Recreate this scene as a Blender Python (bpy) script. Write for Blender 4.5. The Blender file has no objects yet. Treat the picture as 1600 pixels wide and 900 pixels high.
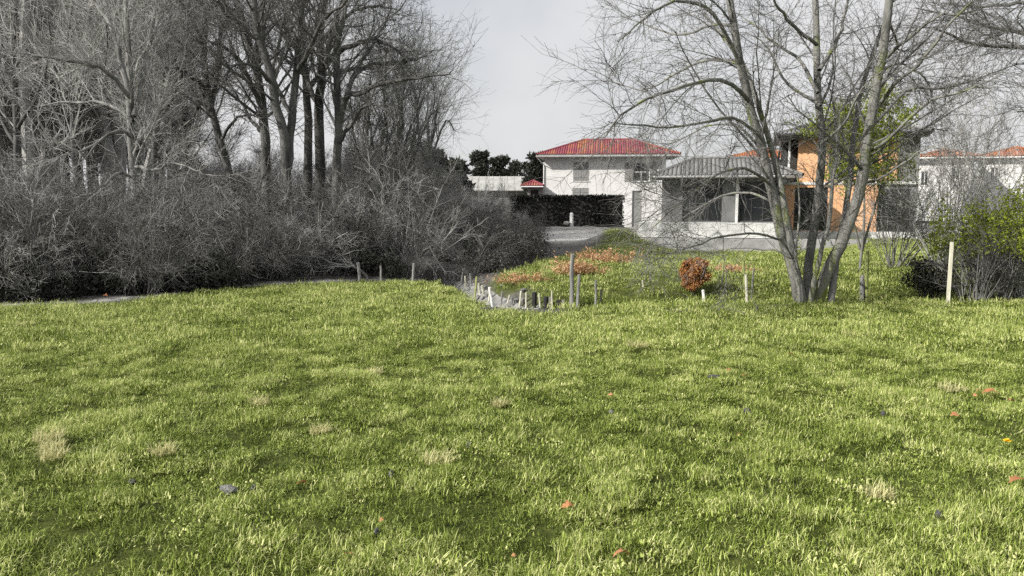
import bpy, math, random
import numpy as np
from mathutils import Vector, Matrix

random.seed(7)
rng = np.random.default_rng(11)
sc = bpy.context.scene
COL = sc.collection

# ------------------------------------------------------------------ camera
F = 1200.0            # focal length in photo pixels (photo 1600 wide)
EYE = 1.65
HORIZON = 305.0
PITCH = math.atan((450 - HORIZON) / F)
cam_d = bpy.data.cameras.new('camera')
cam_d.sensor_width = 36.0
cam_d.lens = 36.0 * F / 1600.0
cam_d.clip_start = 0.05
cam_d.clip_end = 3000
cam = bpy.data.objects.new('camera', cam_d)
COL.objects.link(cam)
cam.location = (0, 0, EYE)
cam.rotation_euler = (math.pi / 2 - PITCH, 0, 0)
sc.camera = cam

# ------------------------------------------------------------------ sky
SUN = Vector((-0.76, -0.36, 0.54)).normalized()
world = bpy.data.worlds.new('World')
sc.world = world
world.use_nodes = True
wn, wl = world.node_tree.nodes, world.node_tree.links
wn.clear()
w_out = wn.new('ShaderNodeOutputWorld')
w_bg = wn.new('ShaderNodeBackground')
w_bg.inputs['Strength'].default_value = 0.079
sky = wn.new('ShaderNodeTexSky')
sky.sky_type = 'NISHITA'
sky.sun_disc = False
sky.sun_elevation = math.asin(SUN.z)
sky.sun_rotation = math.atan2(SUN.x, SUN.y)
sky.air_density = 1.0
sky.dust_density = 3.0
sky.ozone_density = 1.5
w_tc = wn.new('ShaderNodeTexCoord')
w_noise = wn.new('ShaderNodeTexNoise')
w_noise.inputs['Scale'].default_value = 3.2
w_noise.inputs['Detail'].default_value = 5
w_ramp = wn.new('ShaderNodeMapRange')
w_ramp.inputs['From Min'].default_value = 0.34
w_ramp.inputs['From Max'].default_value = 0.56
w_ramp.inputs['To Min'].default_value = 0.68
w_ramp.inputs['To Max'].default_value = 0.985
w_mix = wn.new('ShaderNodeMix')
w_mix.data_type = 'RGBA'
w_mix.inputs['B'].default_value = (7.0, 7.02, 7.12, 1)      # thin bright cloud
wl.new(w_tc.outputs['Generated'], w_noise.inputs['Vector'])
wl.new(w_noise.outputs['Fac'], w_ramp.inputs['Value'])
wl.new(w_ramp.outputs['Result'], w_mix.inputs['Factor'])
wl.new(sky.outputs['Color'], w_mix.inputs['A'])
wl.new(w_mix.outputs['Result'], w_bg.inputs['Color'])
wl.new(w_bg.outputs['Background'], w_out.inputs['Surface'])

# ------------------------------------------------------------------ sun
sun_d = bpy.data.lights.new('sun', 'SUN')
sun_d.energy = 5.0
sun_d.angle = math.radians(0.6)
sun_d.color = (1.0, 0.955, 0.88)
sun = bpy.data.objects.new('sun', sun_d)
COL.objects.link(sun)
sun.rotation_euler = SUN.to_track_quat('Z', 'Y').to_euler()

# ------------------------------------------------------------------ exposure
vs = sc.view_settings
vs.view_transform = 'Standard'
vs.look = 'None'
vs.gamma = 1.0
vs.use_curve_mapping = False
vs.exposure = 0.52
sc.cycles.use_denoising = False
sc.cycles.use_adaptive_sampling = True
sc.cycles.adaptive_threshold = 0.03
sc.cycles.max_bounces = 3
sc.cycles.diffuse_bounces = 2
sc.cycles.transparent_max_bounces = 8

# ================================================================== helpers
CP, SP = math.cos(PITCH), math.sin(PITCH)


def at(px, py, Y):
    """point of the place seen at photo pixel px, py at Y metres ahead"""
    u, v = (px - 800) / F, (450 - py) / F
    dy = CP + v * SP
    dz = -SP + v * CP
    k = Y / dy
    return np.array((u * k, Y, EYE + dz * k))


def vnoise(x, y, seed=0):
    x = np.asarray(x, float); y = np.asarray(y, float)
    xi, yi = np.floor(x), np.floor(y)
    fx, fy = x - xi, y - yi
    fx = fx * fx * (3 - 2 * fx); fy = fy * fy * (3 - 2 * fy)

    def h(a, b):
        s = np.sin(a * 127.1 + b * 311.7 + seed * 74.7) * 43758.5453
        return s - np.floor(s)
    return (h(xi, yi) * (1 - fx) + h(xi + 1, yi) * fx) * (1 - fy) + (h(xi, yi + 1) * (1 - fx) + h(xi + 1, yi + 1) * fx) * fy


def fbm(x, y, seed=0, oct=3):
    a, s, t = 0.5, 0.0, 0.0
    for i in range(oct):
        s = s + a * vnoise(x * 2 ** i + 13.1 * i, y * 2 ** i - 7.7 * i, seed + i); t += a; a *= 0.5
    return s / t


# ---- the lie of the land
EDGE_X = np.array([-60, -22, -14, -8.9, -7.2, -5.6, -3.6, -1.55, -0.95, -0.45, 0.75, 5.0, 9.3, 60])
EDGE_Y = np.array([-10, 5.0, 9.6, 13.3, 14.1, 16.6, 17.8, 18.0, 15.6, 13.3, 12.9, 13.6, 13.9, 15.0])


def field_edge(x):
    return np.interp(x, EDGE_X, EDGE_Y)


BANK_Y = np.array([12.5, 14.5, 18.0, 25.0, 33.0, 39.0, 46.0])
BANK_X = np.array([0.9, 0.35, -0.55, 1.1, 3.0, 4.4, 6.2])


def bank_left(y):
    return np.interp(y, BANK_Y, BANK_X)


DITCH = [(1.3, 14.1), (0.2, 14.5), (-0.55, 16.2), (-1.15, 18.2), (-2.2, 21.5), (-4.5, 26.0)]


def dist_poly(x, y, pts):
    d = np.full(np.shape(x), 1e9)
    for (ax, ay), (bx, by) in zip(pts[:-1], pts[1:]):
        vx, vy = bx - ax, by - ay
        t = np.clip(((x - ax) * vx + (y - ay) * vy) / (vx * vx + vy * vy), 0, 1)
        d = np.minimum(d, np.hypot(x - ax - t * vx, y - ay - t * vy))
    return d


def gz(x, y):
    x = np.asarray(x, float); y = np.asarray(y, float)
    z = -0.02 * np.clip(y, -20, 60)
    near = np.clip(1 - np.hypot(x, y - 8) / 70, 0, 1)
    z = z + near * ((fbm(x * 0.8, y * 0.8, 3) - 0.5) * 0.10 + (fbm(x * 0.23, y * 0.23, 5) - 0.5) * 0.16 + (vnoise(x * 1.9, y * 2.9, 9) - 0.5) * 0.075 + (vnoise(x * 4.1, y * 5.3, 10) - 0.5) * 0.03)
    z = z - 0.55 * np.exp(-(dist_poly(x, y, DITCH) / 0.55) ** 2)
    sw = np.exp(-((y - 15.2) / 0.9) ** 2) * np.clip((x - 1.0) / 1.0, 0, 1) * np.clip((30 - x) / 6, 0, 1)
    z = z - 0.20 * sw
    bank = np.clip((x - bank_left(y)) / 0.8, 0, 1) * np.clip((y - 15) / 3, 0, 1) * np.clip((36 - y) / 8, 0, 1)
    z = z + 0.16 * bank
    z = z - 0.55 * np.exp(-((x - 13) / 5.5) ** 4) * np.exp(-((y - 43.6) / 3.2) ** 2)
    z = z - 0.42 * np.exp(-((x - 12.0 * y / 43) / 6.5) ** 4) * np.exp(-((y - 37.5) / 8.0) ** 2)
    z = z + 0.95 * np.exp(-((x - 5.6) / 1.5) ** 2 - ((y - 39.5) / 3.5) ** 2)
    z = z + (0.75 + 0.3 * fbm(x * 0.7, y * 0.7, 21)) * np.exp(-((x - 4.4) / 5.2) ** 4) * np.exp(-((y - 53) / 2.6) ** 2)
    z = z + 0.25 * np.clip((EDGE_Y.min() * 0 + y - field_edge(x)) / 6, 0, 1) * np.clip((-1.5 - x) / 2, 0, 1)
    return z


def gp(px, py):
    """ground point seen at a photo pixel"""
    Y = 3.0
    prev = None
    while Y < 90:
        p = at(px, py, Y)
        d = p[2] - float(gz(p[0], p[1]))
        if d <= 0:
            break
        prev = Y; Y *= 1.01
    lo, hi = (prev or 2.5), Y
    for _ in range(25):
        m = (lo + hi) / 2
        p = at(px, py, m)
        if p[2] - float(gz(p[0], p[1])) > 0: lo = m
        else: hi = m
    p = at(px, py, hi)
    return np.array((p[0], p[1], float(gz(p[0], p[1]))))


# ---- materials
def new_mat(name):
    m = bpy.data.materials.new(name)
    m.use_nodes = True
    nt = m.node_tree
    nt.nodes.clear()
    out = nt.nodes.new('ShaderNodeOutputMaterial')
    return m, nt, out


def N(nt, kind, **kw):
    n = nt.nodes.new(kind)
    for k, v in kw.items():
        n.inputs[k.replace('_', ' ')].default_value = v
    return n


def c4(c):
    return (c[0], c[1], c[2], 1)


def noise_mat(name, a, b, scale=6.0, detail=6.0, rough=0.85, bump=0.3, bscale=None, lo=0.35, hi=0.65, c=None, stretch=None, spec=0.3, bdist=0.02, randomize=0.0):
    m, nt, out = new_mat(name)
    L = nt.links.new
    tc = N(nt, 'ShaderNodeTexCoord')
    vec = tc.outputs['Object']
    if stretch:
        mp = N(nt, 'ShaderNodeMapping'); mp.inputs['Scale'].default_value = stretch
        L(vec, mp.inputs['Vector']); vec = mp.outputs['Vector']
    n1 = N(nt, 'ShaderNodeTexNoise', Scale=scale, Detail=detail, Roughness=0.6)
    L(vec, n1.inputs['Vector'])
    rp = N(nt, 'ShaderNodeValToRGB')
    rp.color_ramp.elements[0].position = lo; rp.color_ramp.elements[0].color = c4(a)
    rp.color_ramp.elements[1].position = hi; rp.color_ramp.elements[1].color = c4(b)
    if c:
        e = rp.color_ramp.elements.new(min(0.98, hi + 0.12)); e.color = c4(c)
    L(n1.outputs['Fac'], rp.inputs['Fac'])
    col = rp.outputs['Color']
    if randomize:
        oi = N(nt, 'ShaderNodeObjectInfo')
        mr = N(nt, 'ShaderNodeMapRange'); mr.inputs['To Min'].default_value = 1 - randomize; mr.inputs['To Max'].default_value = 1 + randomize
        L(oi.outputs['Random'], mr.inputs['Value'])
        hs = N(nt, 'ShaderNodeHueSaturation')
        L(col, hs.inputs['Color']); L(mr.outputs['Result'], hs.inputs['Value'])
        col = hs.outputs['Color']
    bs = N(nt, 'ShaderNodeBsdfPrincipled', Roughness=rough)
    bs.inputs['Specular IOR Level'].default_value = spec
    L(col, bs.inputs['Base Color'])
    if bump:
        n2 = N(nt, 'ShaderNodeTexNoise', Scale=bscale or scale * 4, Detail=5.0)
        L(vec, n2.inputs['Vector'])
        bp = N(nt, 'ShaderNodeBump', Strength=bump, Distance=bdist)
        L(n2.outputs['Fac'], bp.inputs['Height'])
        L(bp.outputs['Normal'], bs.inputs['Normal'])
    L(bs.outputs['BSDF'], out.inputs['Surface'])
    return m


def leaf_mat(name, cols, trans=0.35, tinted=False, rough=0.6):
    """blades and leaves: colour differs from leaf to leaf, light passes through"""
    m, nt, out = new_mat(name)
    L = nt.links.new
    oi = N(nt, 'ShaderNodeObjectInfo')
    geo = N(nt, 'ShaderNodeNewGeometry')
    add = N(nt, 'ShaderNodeMath'); add.operation = 'ADD'
    if tinted:
        ta = N(nt, 'ShaderNodeAttribute'); ta.attribute_type = 'INSTANCER'; ta.attribute_name = 'tint'
        ml = N(nt, 'ShaderNodeMath'); ml.operation = 'MULTIPLY'; ml.inputs[1].default_value = 0.95
        L(geo.outputs['Random Per Island'], ml.inputs[0])
        L(ta.outputs['Fac'], add.inputs[0]); L(ml.outputs[0], add.inputs[1])
        sub = N(nt, 'ShaderNodeMath'); sub.operation = 'SUBTRACT'; sub.inputs[1].default_value = 0.45
        L(add.outputs[0], sub.inputs[0]); fac = sub.outputs[0]
    else:
        ml = N(nt, 'ShaderNodeMath'); ml.operation = 'MULTIPLY'; ml.inputs[1].default_value = 0.25
        ml2 = N(nt, 'ShaderNodeMath'); ml2.operation = 'MULTIPLY'; ml2.inputs[1].default_value = 0.75
        L(oi.outputs['Random'], ml.inputs[0]); L(geo.outputs['Random Per Island'], ml2.inputs[0])
        L(ml.outputs[0], add.inputs[0]); L(ml2.outputs[0], add.inputs[1]); fac = add.outputs[0]
    rp = N(nt, 'ShaderNodeValToRGB')
    els = rp.color_ramp.elements
    els[0].position = cols[0][0]; els[0].color = c4(cols[0][1])
    els[1].position = cols[-1][0]; els[1].color = c4(cols[-1][1])
    for p, c in cols[1:-1]:
        e = els.new(p); e.color = c4(c)
    L(fac, rp.inputs['Fac'])
    bs = N(nt, 'ShaderNodeBsdfPrincipled', Roughness=rough)
    bs.inputs['Specular IOR Level'].default_value = 0.25
    tr = N(nt, 'ShaderNodeBsdfTranslucent')
    L(rp.outputs['Color'], bs.inputs['Base Color']); L(rp.outputs['Color'], tr.inputs['Color'])
    mx = N(nt, 'ShaderNodeMixShader', Fac=trans)
    L(bs.outputs['BSDF'], mx.inputs[1]); L(tr.outputs['BSDF'], mx.inputs[2])
    L(mx.outputs['Shader'], out.inputs['Surface'])
    return m


def glass_mat(name, col=(0.02, 0.022, 0.025)):
    m, nt, out = new_mat(name)
    bs = N(nt, 'ShaderNodeBsdfPrincipled', Roughness=0.06)
    bs.inputs['Base Color'].default_value = c4(col)
    bs.inputs['Specular IOR Level'].default_value = 0.5
    nt.links.new(bs.outputs['BSDF'], out.inputs['Surface'])
    return m


# ---- mesh building
class MB:
    def __init__(s):
        s.v, s.q, s.t, s.n = [], [], [], 0

    def add(s, v, q=None, t=None):
        v = np.asarray(v, float).reshape(-1, 3)
        if q is not None and len(q): s.q.append(np.asarray(q, int).reshape(-1, 4) + s.n)
        if t is not None and len(t): s.t.append(np.asarray(t, int).reshape(-1, 3) + s.n)
        s.v.append(v); s.n += len(v)
        return s

    def box(s, x0, x1, y0, y1, z0, z1):
        v = [(x, y, z) for z in (z0, z1) for y in (y0, y1) for x in (x0, x1)]
        return s.add(v, [(0, 2, 3, 1), (4, 5, 7, 6), (0, 1, 5, 4), (2, 6, 7, 3), (0, 4, 6, 2), (1, 3, 7, 5)])

    def tubes(s, P, R, k=4):
        P = np.asarray(P, float); R = np.asarray(R, float)
        n, m, _ = P.shape
        if n == 0: return s
        T = np.empty_like(P)
        T[:, 1:-1] = P[:, 2:] - P[:, :-2]; T[:, 0] = P[:, 1] - P[:, 0]; T[:, -1] = P[:, -1] - P[:, -2]
        T /= np.linalg.norm(T, axis=2, keepdims=True) + 1e-9
        ref = np.where(np.abs(T[:, :1, 2:3]) > 0.75, np.array([[[1.0, 0.17, 0]]]), np.array([[[0.0, 0.13, 1.0]]]))
        A = np.cross(T, np.broadcast_to(ref, P.shape)); A /= np.linalg.norm(A, axis=2, keepdims=True) + 1e-9
        B = np.cross(T, A)
        th = np.arange(k) * 2 * math.pi / k
        V = P[:, :, None] + R[:, :, None, None] * (np.cos(th)[None, None, :, None] * A[:, :, None] + np.sin(th)[None, None, :, None] * B[:, :, None])
        idx = np.arange(n * m * k).reshape(n, m, k)
        a = idx[:, :-1]; b = idx[:, 1:]
        q = np.stack([a, np.roll(a, -1, 2), np.roll(b, -1, 2), b], -1).reshape(-1, 4)
        s.add(V.reshape(-1, 3), q)
        return s

    def tube(s, pts, rad, k=6, cap=False):
        pts = np.asarray(pts, float)
        rad = np.full(len(pts), rad) if np.isscalar(rad) else np.asarray(rad, float)
        n0 = s.n
        s.tubes(pts[None], rad[None], k)
        if cap:
            c = n0 + (len(pts) - 1) * k
            s.v.append(pts[-1:].copy()); ci = s.n; s.n += 1
            s.t.append(np.array([(c + i, c + (i + 1) % k, ci) for i in range(k)]))
        return s

    def leaves(s, C, size, rng, up=0.0, aspect=0.5):
        """diamond leaves folded along the midrib"""
        n = len(C)
        d = rng.normal(size=(n, 3)); d[:, 2] += up
        d /= np.linalg.norm(d, axis=1, keepdims=True)
        w = np.cross(d, rng.normal(size=(n, 3))); w /= np.linalg.norm(w, axis=1, keepdims=True) + 1e-9
        nn = np.cross(d, w)
        sz = (size * rng.uniform(0.6, 1.3, n))[:, None]
        tip = C + d * sz; l = C + d * sz * 0.45 + w * sz * aspect * 0.5 + nn * sz * 0.12; r = C + d * sz * 0.45 - w * sz * aspect * 0.5 + nn * sz * 0.12
        V = np.stack([C, l, tip, r], 1).reshape(-1, 3)
        i = np.arange(n)[:, None] * 4
        s.add(V, None, np.concatenate([i + [0, 2, 1], i + [0, 3, 2]], 1).reshape(-1, 3))
        return s

    def mesh(s, name, mat, smooth=False):
        me = bpy.data.meshes.new(name)
        V = np.concatenate(s.v) if s.v else np.zeros((0, 3))
        Q = np.concatenate(s.q) if s.q else np.zeros((0, 4), int)
        T = np.concatenate(s.t) if s.t else np.zeros((0, 3), int)
        me.vertices.add(len(V)); me.vertices.foreach_set('co', V.astype(np.float32).ravel())
        nl = len(Q) * 4 + len(T) * 3
        me.loops.add(nl); me.polygons.add(len(Q) + len(T))
        me.loops.foreach_set('vertex_index', np.concatenate([Q.ravel(), T.ravel()]).astype(np.int32))
        ls = np.concatenate([np.arange(len(Q)) * 4, len(Q) * 4 + np.arange(len(T)) * 3]).astype(np.int32)
        me.polygons.foreach_set('loop_start', ls)
        me.polygons.foreach_set('use_smooth', np.full(len(ls), smooth))
        me.update(calc_edges=True)
        me.materials.append(mat)
        return me

    def build(s, name, mat, parent=None, smooth=False, loc=None):
        o = bpy.data.objects.new(name, s.mesh(name, mat, smooth))
        COL.objects.link(o)
        if parent is not None: o.parent = parent
        if loc is not None: o.location = loc
        return o


def tag(o, label=None, cat=None, group=None, kind=None):
    if label: o['label'] = label
    if cat: o['category'] = cat
    if group: o['group'] = group
    if kind: o['kind'] = kind
    return o


def empty(name, loc, rz=0.0):
    o = bpy.data.objects.new(name, None)
    o.empty_display_size = 0.2
    COL.objects.link(o)
    o.location = loc; o.rotation_euler = (0, 0, rz)
    return o


# ---- scatter by geometry nodes
def scatter(name, pts, rot, scl, vi, tint, protos, label, cat):
    hid = bpy.data.collections.new(name + '_kinds')
    for i, me in enumerate(protos):
        hid.objects.link(bpy.data.objects.new('%s_%02d' % (name, i), me))
    me = bpy.data.meshes.new(name)
    n = len(pts)
    me.vertices.add(n); me.vertices.foreach_set('co', np.asarray(pts, np.float32).ravel())
    for nm, ty, key, arr in (('rot', 'FLOAT_VECTOR', 'vector', rot), ('scl', 'FLOAT_VECTOR', 'vector', scl), ('vi', 'INT', 'value', vi), ('tint', 'FLOAT', 'value', tint)):
        a = me.attributes.new(nm, ty, 'POINT')
        a.data.foreach_set(key, np.asarray(arr, np.int32 if ty == 'INT' else np.float32).ravel())
    o = bpy.data.objects.new(name, me)
    COL.objects.link(o)
    g = bpy.data.node_groups.new(name, 'GeometryNodeTree')
    g.interface.new_socket('Geometry', in_out='INPUT', socket_type='NodeSocketGeometry')
    g.interface.new_socket('Geometry', in_out='OUTPUT', socket_type='NodeSocketGeometry')
    gi, go = g.nodes.new('NodeGroupInput'), g.nodes.new('NodeGroupOutput')
    ci = g.nodes.new('GeometryNodeCollectionInfo')
    ci.inputs['Collection'].default_value = hid
    ci.inputs['Separate Children'].default_value = True
    ci.inputs['Reset Children'].default_value = True
    ip = g.nodes.new('GeometryNodeInstanceOnPoints')
    ip.inputs['Pick Instance'].default_value = True

    def na(nm, ty):
        k = g.nodes.new('GeometryNodeInputNamedAttribute'); k.data_type = ty; k.inputs['Name'].default_value = nm
        return k.outputs['Attribute']
    er = g.nodes.new('FunctionNodeEulerToRotation')
    g.links.new(na('rot', 'FLOAT_VECTOR'), er.inputs[0])
    g.links.new(gi.outputs[0], ip.inputs['Points'])
    g.links.new(ci.outputs[0], ip.inputs['Instance'])
    g.links.new(na('vi', 'INT'), ip.inputs['Instance Index'])
    g.links.new(er.outputs[0], ip.inputs['Rotation'])
    g.links.new(na('scl', 'FLOAT_VECTOR'), ip.inputs['Scale'])
    g.links.new(ip.outputs[0], go.inputs[0])
    md = o.modifiers.new('scatter', 'NODES'); md.node_group = g
    me.materials.append(protos[0].materials[0])
    return tag(o, label, cat, kind='stuff')


# ---- branching
def resample(pts, m):
    pts = np.asarray(pts, float)
    # Catmull-Rom through the points
    p = np.vstack([2 * pts[0] - pts[1], pts, 2 * pts[-1] - pts[-2]])
    n = len(pts)
    u = np.linspace(0, n - 1, m)
    i = np.minimum(u.astype(int), n - 2); f = (u - i)[:, None]
    p0, p1, p2, p3 = p[i], p[i + 1], p[i + 2], p[i + 3]
    return 0.5 * (2 * p1 + (p2 - p0) * f + (2 * p0 - 5 * p1 + 4 * p2 - p3) * f ** 2 + (3 * p1 - p0 - 3 * p2 + p3) * f ** 3)


def grow(P, R, count, rg, t0=0.2, t1=1.0, ang=(0.5, 1.0), length=(0.3, 0.6), m=5, rr=0.55, up=0.1, wander=0.15, rmin=0.004, taper=0.3, flat=0.0, absl=None, rmax=9.0):
    n, mm, _ = P.shape
    seg = np.linalg.norm(np.diff(P, axis=1), axis=2)
    Ls = seg.sum(1)
    pi = rg.choice(n, count, p=Ls / Ls.sum())
    t = rg.uniform(t0, t1, count) * (mm - 1) * 0.999
    i = t.astype(int); f = (t - i)[:, None]
    A, B = P[pi, i], P[pi, i + 1]
    pos = A * (1 - f) + B * f
    tan = B - A; tan /= np.linalg.norm(tan, axis=1, keepdims=True) + 1e-9
    r0 = R[pi, i] * (1 - f[:, 0]) + R[pi, i + 1] * f[:, 0]
    rv = rg.normal(size=(count, 3)); rv[:, 2] *= (1 - flat)
    pe = np.cross(tan, np.cross(rv, tan)); pe /= np.linalg.norm(pe, axis=1, keepdims=True) + 1e-9
    a = rg.uniform(ang[0], ang[1], count)[:, None]
    d = np.cos(a) * tan + np.sin(a) * pe
    if absl is not None:
        ln = rg.uniform(absl[0], absl[1], count)
    else:
        ln = rg.uniform(length[0], length[1], count) * Ls[pi] * (1.15 - 0.6 * t / (mm - 1))
    st = ln / (m - 1)
    C = np.empty((count, m, 3)); C[:, 0] = pos
    for k in range(1, m):
        d = d + rg.normal(size=(count, 3)) * wander
        d[:, 2] += up
        d /= np.linalg.norm(d, axis=1, keepdims=True)
        C[:, k] = C[:, k - 1] + d * st[:, None]
    rb = np.minimum(np.maximum(r0 * rr * rg.uniform(0.75, 1.1, count), rmin), rmax * rg.uniform(0.6, 1.0, count))
    RR = rb[:, None] * np.linspace(1, taper, m)[None]
    return C, np.maximum(RR, rmin * 0.6)


def wobble(P, amp, rg):
    P = P.copy()
    P[1:-1] += rg.normal(size=P[1:-1].shape) * amp
    return P


# ================================================================== materials
M = {}
M['bark'] = noise_mat('bark_grey', (0.045, 0.045, 0.043), (0.145, 0.144, 0.138), 5, 8, 0.9, 0.7, 30, stretch=(1, 1, 0.3), randomize=0.25)
M['bark_pale'] = noise_mat('bark_pale', (0.16, 0.157, 0.148), (0.40, 0.395, 0.375), 4, 8, 0.9, 0.6, 30, stretch=(1, 1, 0.3))
M['bark_mid'] = noise_mat('bark_mid', (0.08, 0.08, 0.077), (0.25, 0.248, 0.24), 4, 8, 0.9, 0.6, 30, stretch=(1, 1, 0.3))
M['bark_moss'] = noise_mat('bark_mossy', (0.065, 0.066, 0.060), (0.21, 0.208, 0.196), 4, 8, 0.9, 0.7, 30, c=(0.14, 0.17, 0.035), lo=0.3, hi=0.54, stretch=(1, 1, 0.35))
M['twig'] = noise_mat('twig_grey', (0.20, 0.198, 0.19), (0.34, 0.337, 0.325), 3, 3, 0.85, 0, randomize=0.3)
M['twig_pale'] = noise_mat('twig_pale', (0.26, 0.257, 0.245), (0.48, 0.475, 0.455), 3, 3, 0.85, 0, randomize=0.25)
M['twig_dark'] = noise_mat('twig_dark', (0.085, 0.085, 0.081), (0.17, 0.168, 0.162), 3, 3, 0.85, 0, randomize=0.3)
M['grass'] = leaf_mat('grass_blades', [(0.0, (0.026, 0.040, 0.005)), (0.28, (0.118, 0.165, 0.025)), (0.53, (0.232, 0.305, 0.050)), (0.78, (0.380, 0.455, 0.115)), (1.0, (0.63, 0.65, 0.29))], 0.22, True)
M['dry_grass'] = leaf_mat('dry_grass', [(0.0, (0.40, 0.38, 0.16)), (1.0, (0.70, 0.68, 0.38))], 0.35)
M['bracken'] = leaf_mat('dead_bracken', [(0.0, (0.36, 0.20, 0.10)), (0.6, (0.57, 0.35, 0.20)), (1.0, (0.72, 0.52, 0.34))], 0.3)
M['russet'] = leaf_mat('russet_leaves', [(0.0, (0.24, 0.10, 0.03)), (0.5, (0.45, 0.21, 0.075)), (1.0, (0.62, 0.36, 0.17))], 0.3)
M['ivy'] = leaf_mat('dark_leaves', [(0.0, (0.016, 0.018, 0.014)), (0.7, (0.040, 0.043, 0.034)), (1.0, (0.09, 0.09, 0.075))], 0.15)
M['litter_leaf'] = leaf_mat('dull_leaves', [(0.0, (0.05, 0.048, 0.042)), (0.6, (0.11, 0.105, 0.095)), (1.0, (0.25, 0.24, 0.22))], 0.15)
M['hedge'] = leaf_mat('hedge_leaves', [(0.0, (0.006, 0.007, 0.006)), (1.0, (0.020, 0.021, 0.018))], 0.1)
M['evergreen'] = leaf_mat('evergreen', [(0.0, (0.018, 0.021, 0.016)), (1.0, (0.062, 0.066, 0.052))], 0.15)
M['green'] = leaf_mat('fresh_leaves', [(0.0, (0.10, 0.14, 0.015)), (0.6, (0.20, 0.25, 0.035)), (1.0, (0.34, 0.38, 0.10))], 0.4)
M['spring'] = leaf_mat('spring_leaves', [(0.0, (0.16, 0.20, 0.02)), (0.6, (0.30, 0.36, 0.04)), (1.0, (0.46, 0.50, 0.12))], 0.5)
M['fallen'] = leaf_mat('fallen_leaf', [(0.0, (0.30, 0.10, 0.04)), (0.6, (0.46, 0.21, 0.10)), (1.0, (0.60, 0.36, 0.21))], 0.25)
M['stone'] = noise_mat('grey_stone', (0.11, 0.11, 0.107), (0.33, 0.33, 0.32), 5, 8, 0.9, 0.6, 25, randomize=0.25)
M['dark_stone'] = noise_mat('dark_stone', (0.035, 0.035, 0.038), (0.11, 0.11, 0.116), 20, 6, 0.8, 0.5, 60)
M['grey_wood'] = noise_mat('weathered_wood', (0.10, 0.10, 0.096), (0.31, 0.307, 0.295), 8, 8, 0.9, 0.6, 60, stretch=(1, 1, 0.12))
M['pale_wood'] = noise_mat('pale_wood', (0.34, 0.335, 0.26), (0.60, 0.59, 0.49), 8, 8, 0.9, 0.4, 60, stretch=(1, 1, 0.12))
M['green_wood'] = noise_mat('algae_wood', (0.16, 0.19, 0.06), (0.38, 0.41, 0.17), 8, 8, 0.9, 0.4, 60, stretch=(1, 1, 0.12))
M['black'] = noise_mat('black_paint', (0.010, 0.010, 0.011), (0.022, 0.022, 0.024), 10, 4, 0.55, 0.1)
M['white_paint'] = noise_mat('white_paint', (0.60, 0.60, 0.59), (0.76, 0.76, 0.75), 10, 4, 0.55, 0.1)
M['wire'] = noise_mat('wire', (0.13, 0.13, 0.13), (0.3, 0.3, 0.29), 10, 2, 0.5, 0)

# ---- ground
m, nt, out = new_mat('ground')
L = nt.links.new
tc = N(nt, 'ShaderNodeTexCoord')
za = N(nt, 'ShaderNodeAttribute'); za.attribute_name = 'zone'
sep = N(nt, 'ShaderNodeSeparateColor'); L(za.outputs['Color'], sep.inputs['Color'])


def g_noise(scale, a, b, lo=0.35, hi=0.65):
    n = N(nt, 'ShaderNodeTexNoise', Scale=scale, Detail=8.0, Roughness=0.65)
    L(tc.outputs['Object'], n.inputs['Vector'])
    r = N(nt, 'ShaderNodeValToRGB')
    r.color_ramp.elements[0].position = lo; r.color_ramp.elements[0].color = c4(a)
    r.color_ramp.elements[1].position = hi; r.color_ramp.elements[1].color = c4(b)
    L(n.outputs['Fac'], r.inputs['Fac'])
    return r.outputs['Color'], n.outputs['Fac']


gcol, gfac = g_noise(7.0, (0.032, 0.042, 0.008), (0.105, 0.125, 0.028))
lcol, lfac = g_noise(9.0, (0.045, 0.043, 0.040), (0.150, 0.145, 0.135))
dcol, dfac = g_noise(2.5, (0.28, 0.277, 0.27), (0.58, 0.575, 0.56))
mx1 = N(nt, 'ShaderNodeMix'); mx1.data_type = 'RGBA'
L(sep.outputs['Green'], mx1.inputs['Factor']); L(lcol, mx1.inputs['A']); L(dcol, mx1.inputs['B'])
mx2 = N(nt, 'ShaderNodeMix'); mx2.data_type = 'RGBA'
L(sep.outputs['Red'], mx2.inputs['Factor']); L(mx1.outputs['Result'], mx2.inputs['A']); L(gcol, mx2.inputs['B'])
bs = N(nt, 'ShaderNodeBsdfPrincipled', Roughness=0.95); bs.inputs['Specular IOR Level'].default_value = 0.15
L(mx2.outputs['Result'], bs.inputs['Base Color'])
nb = N(nt, 'ShaderNodeTexNoise', Scale=14.0, Detail=8.0, Roughness=0.7); L(tc.outputs['Object'], nb.inputs['Vector'])
bp = N(nt, 'ShaderNodeBump', Strength=0.8, Distance=0.05); L(nb.outputs['Fac'], bp.inputs['Height']); L(bp.outputs['Normal'], bs.inputs['Normal'])
L(bs.outputs['BSDF'], out.inputs['Surface'])
M['ground'] = m


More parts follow.
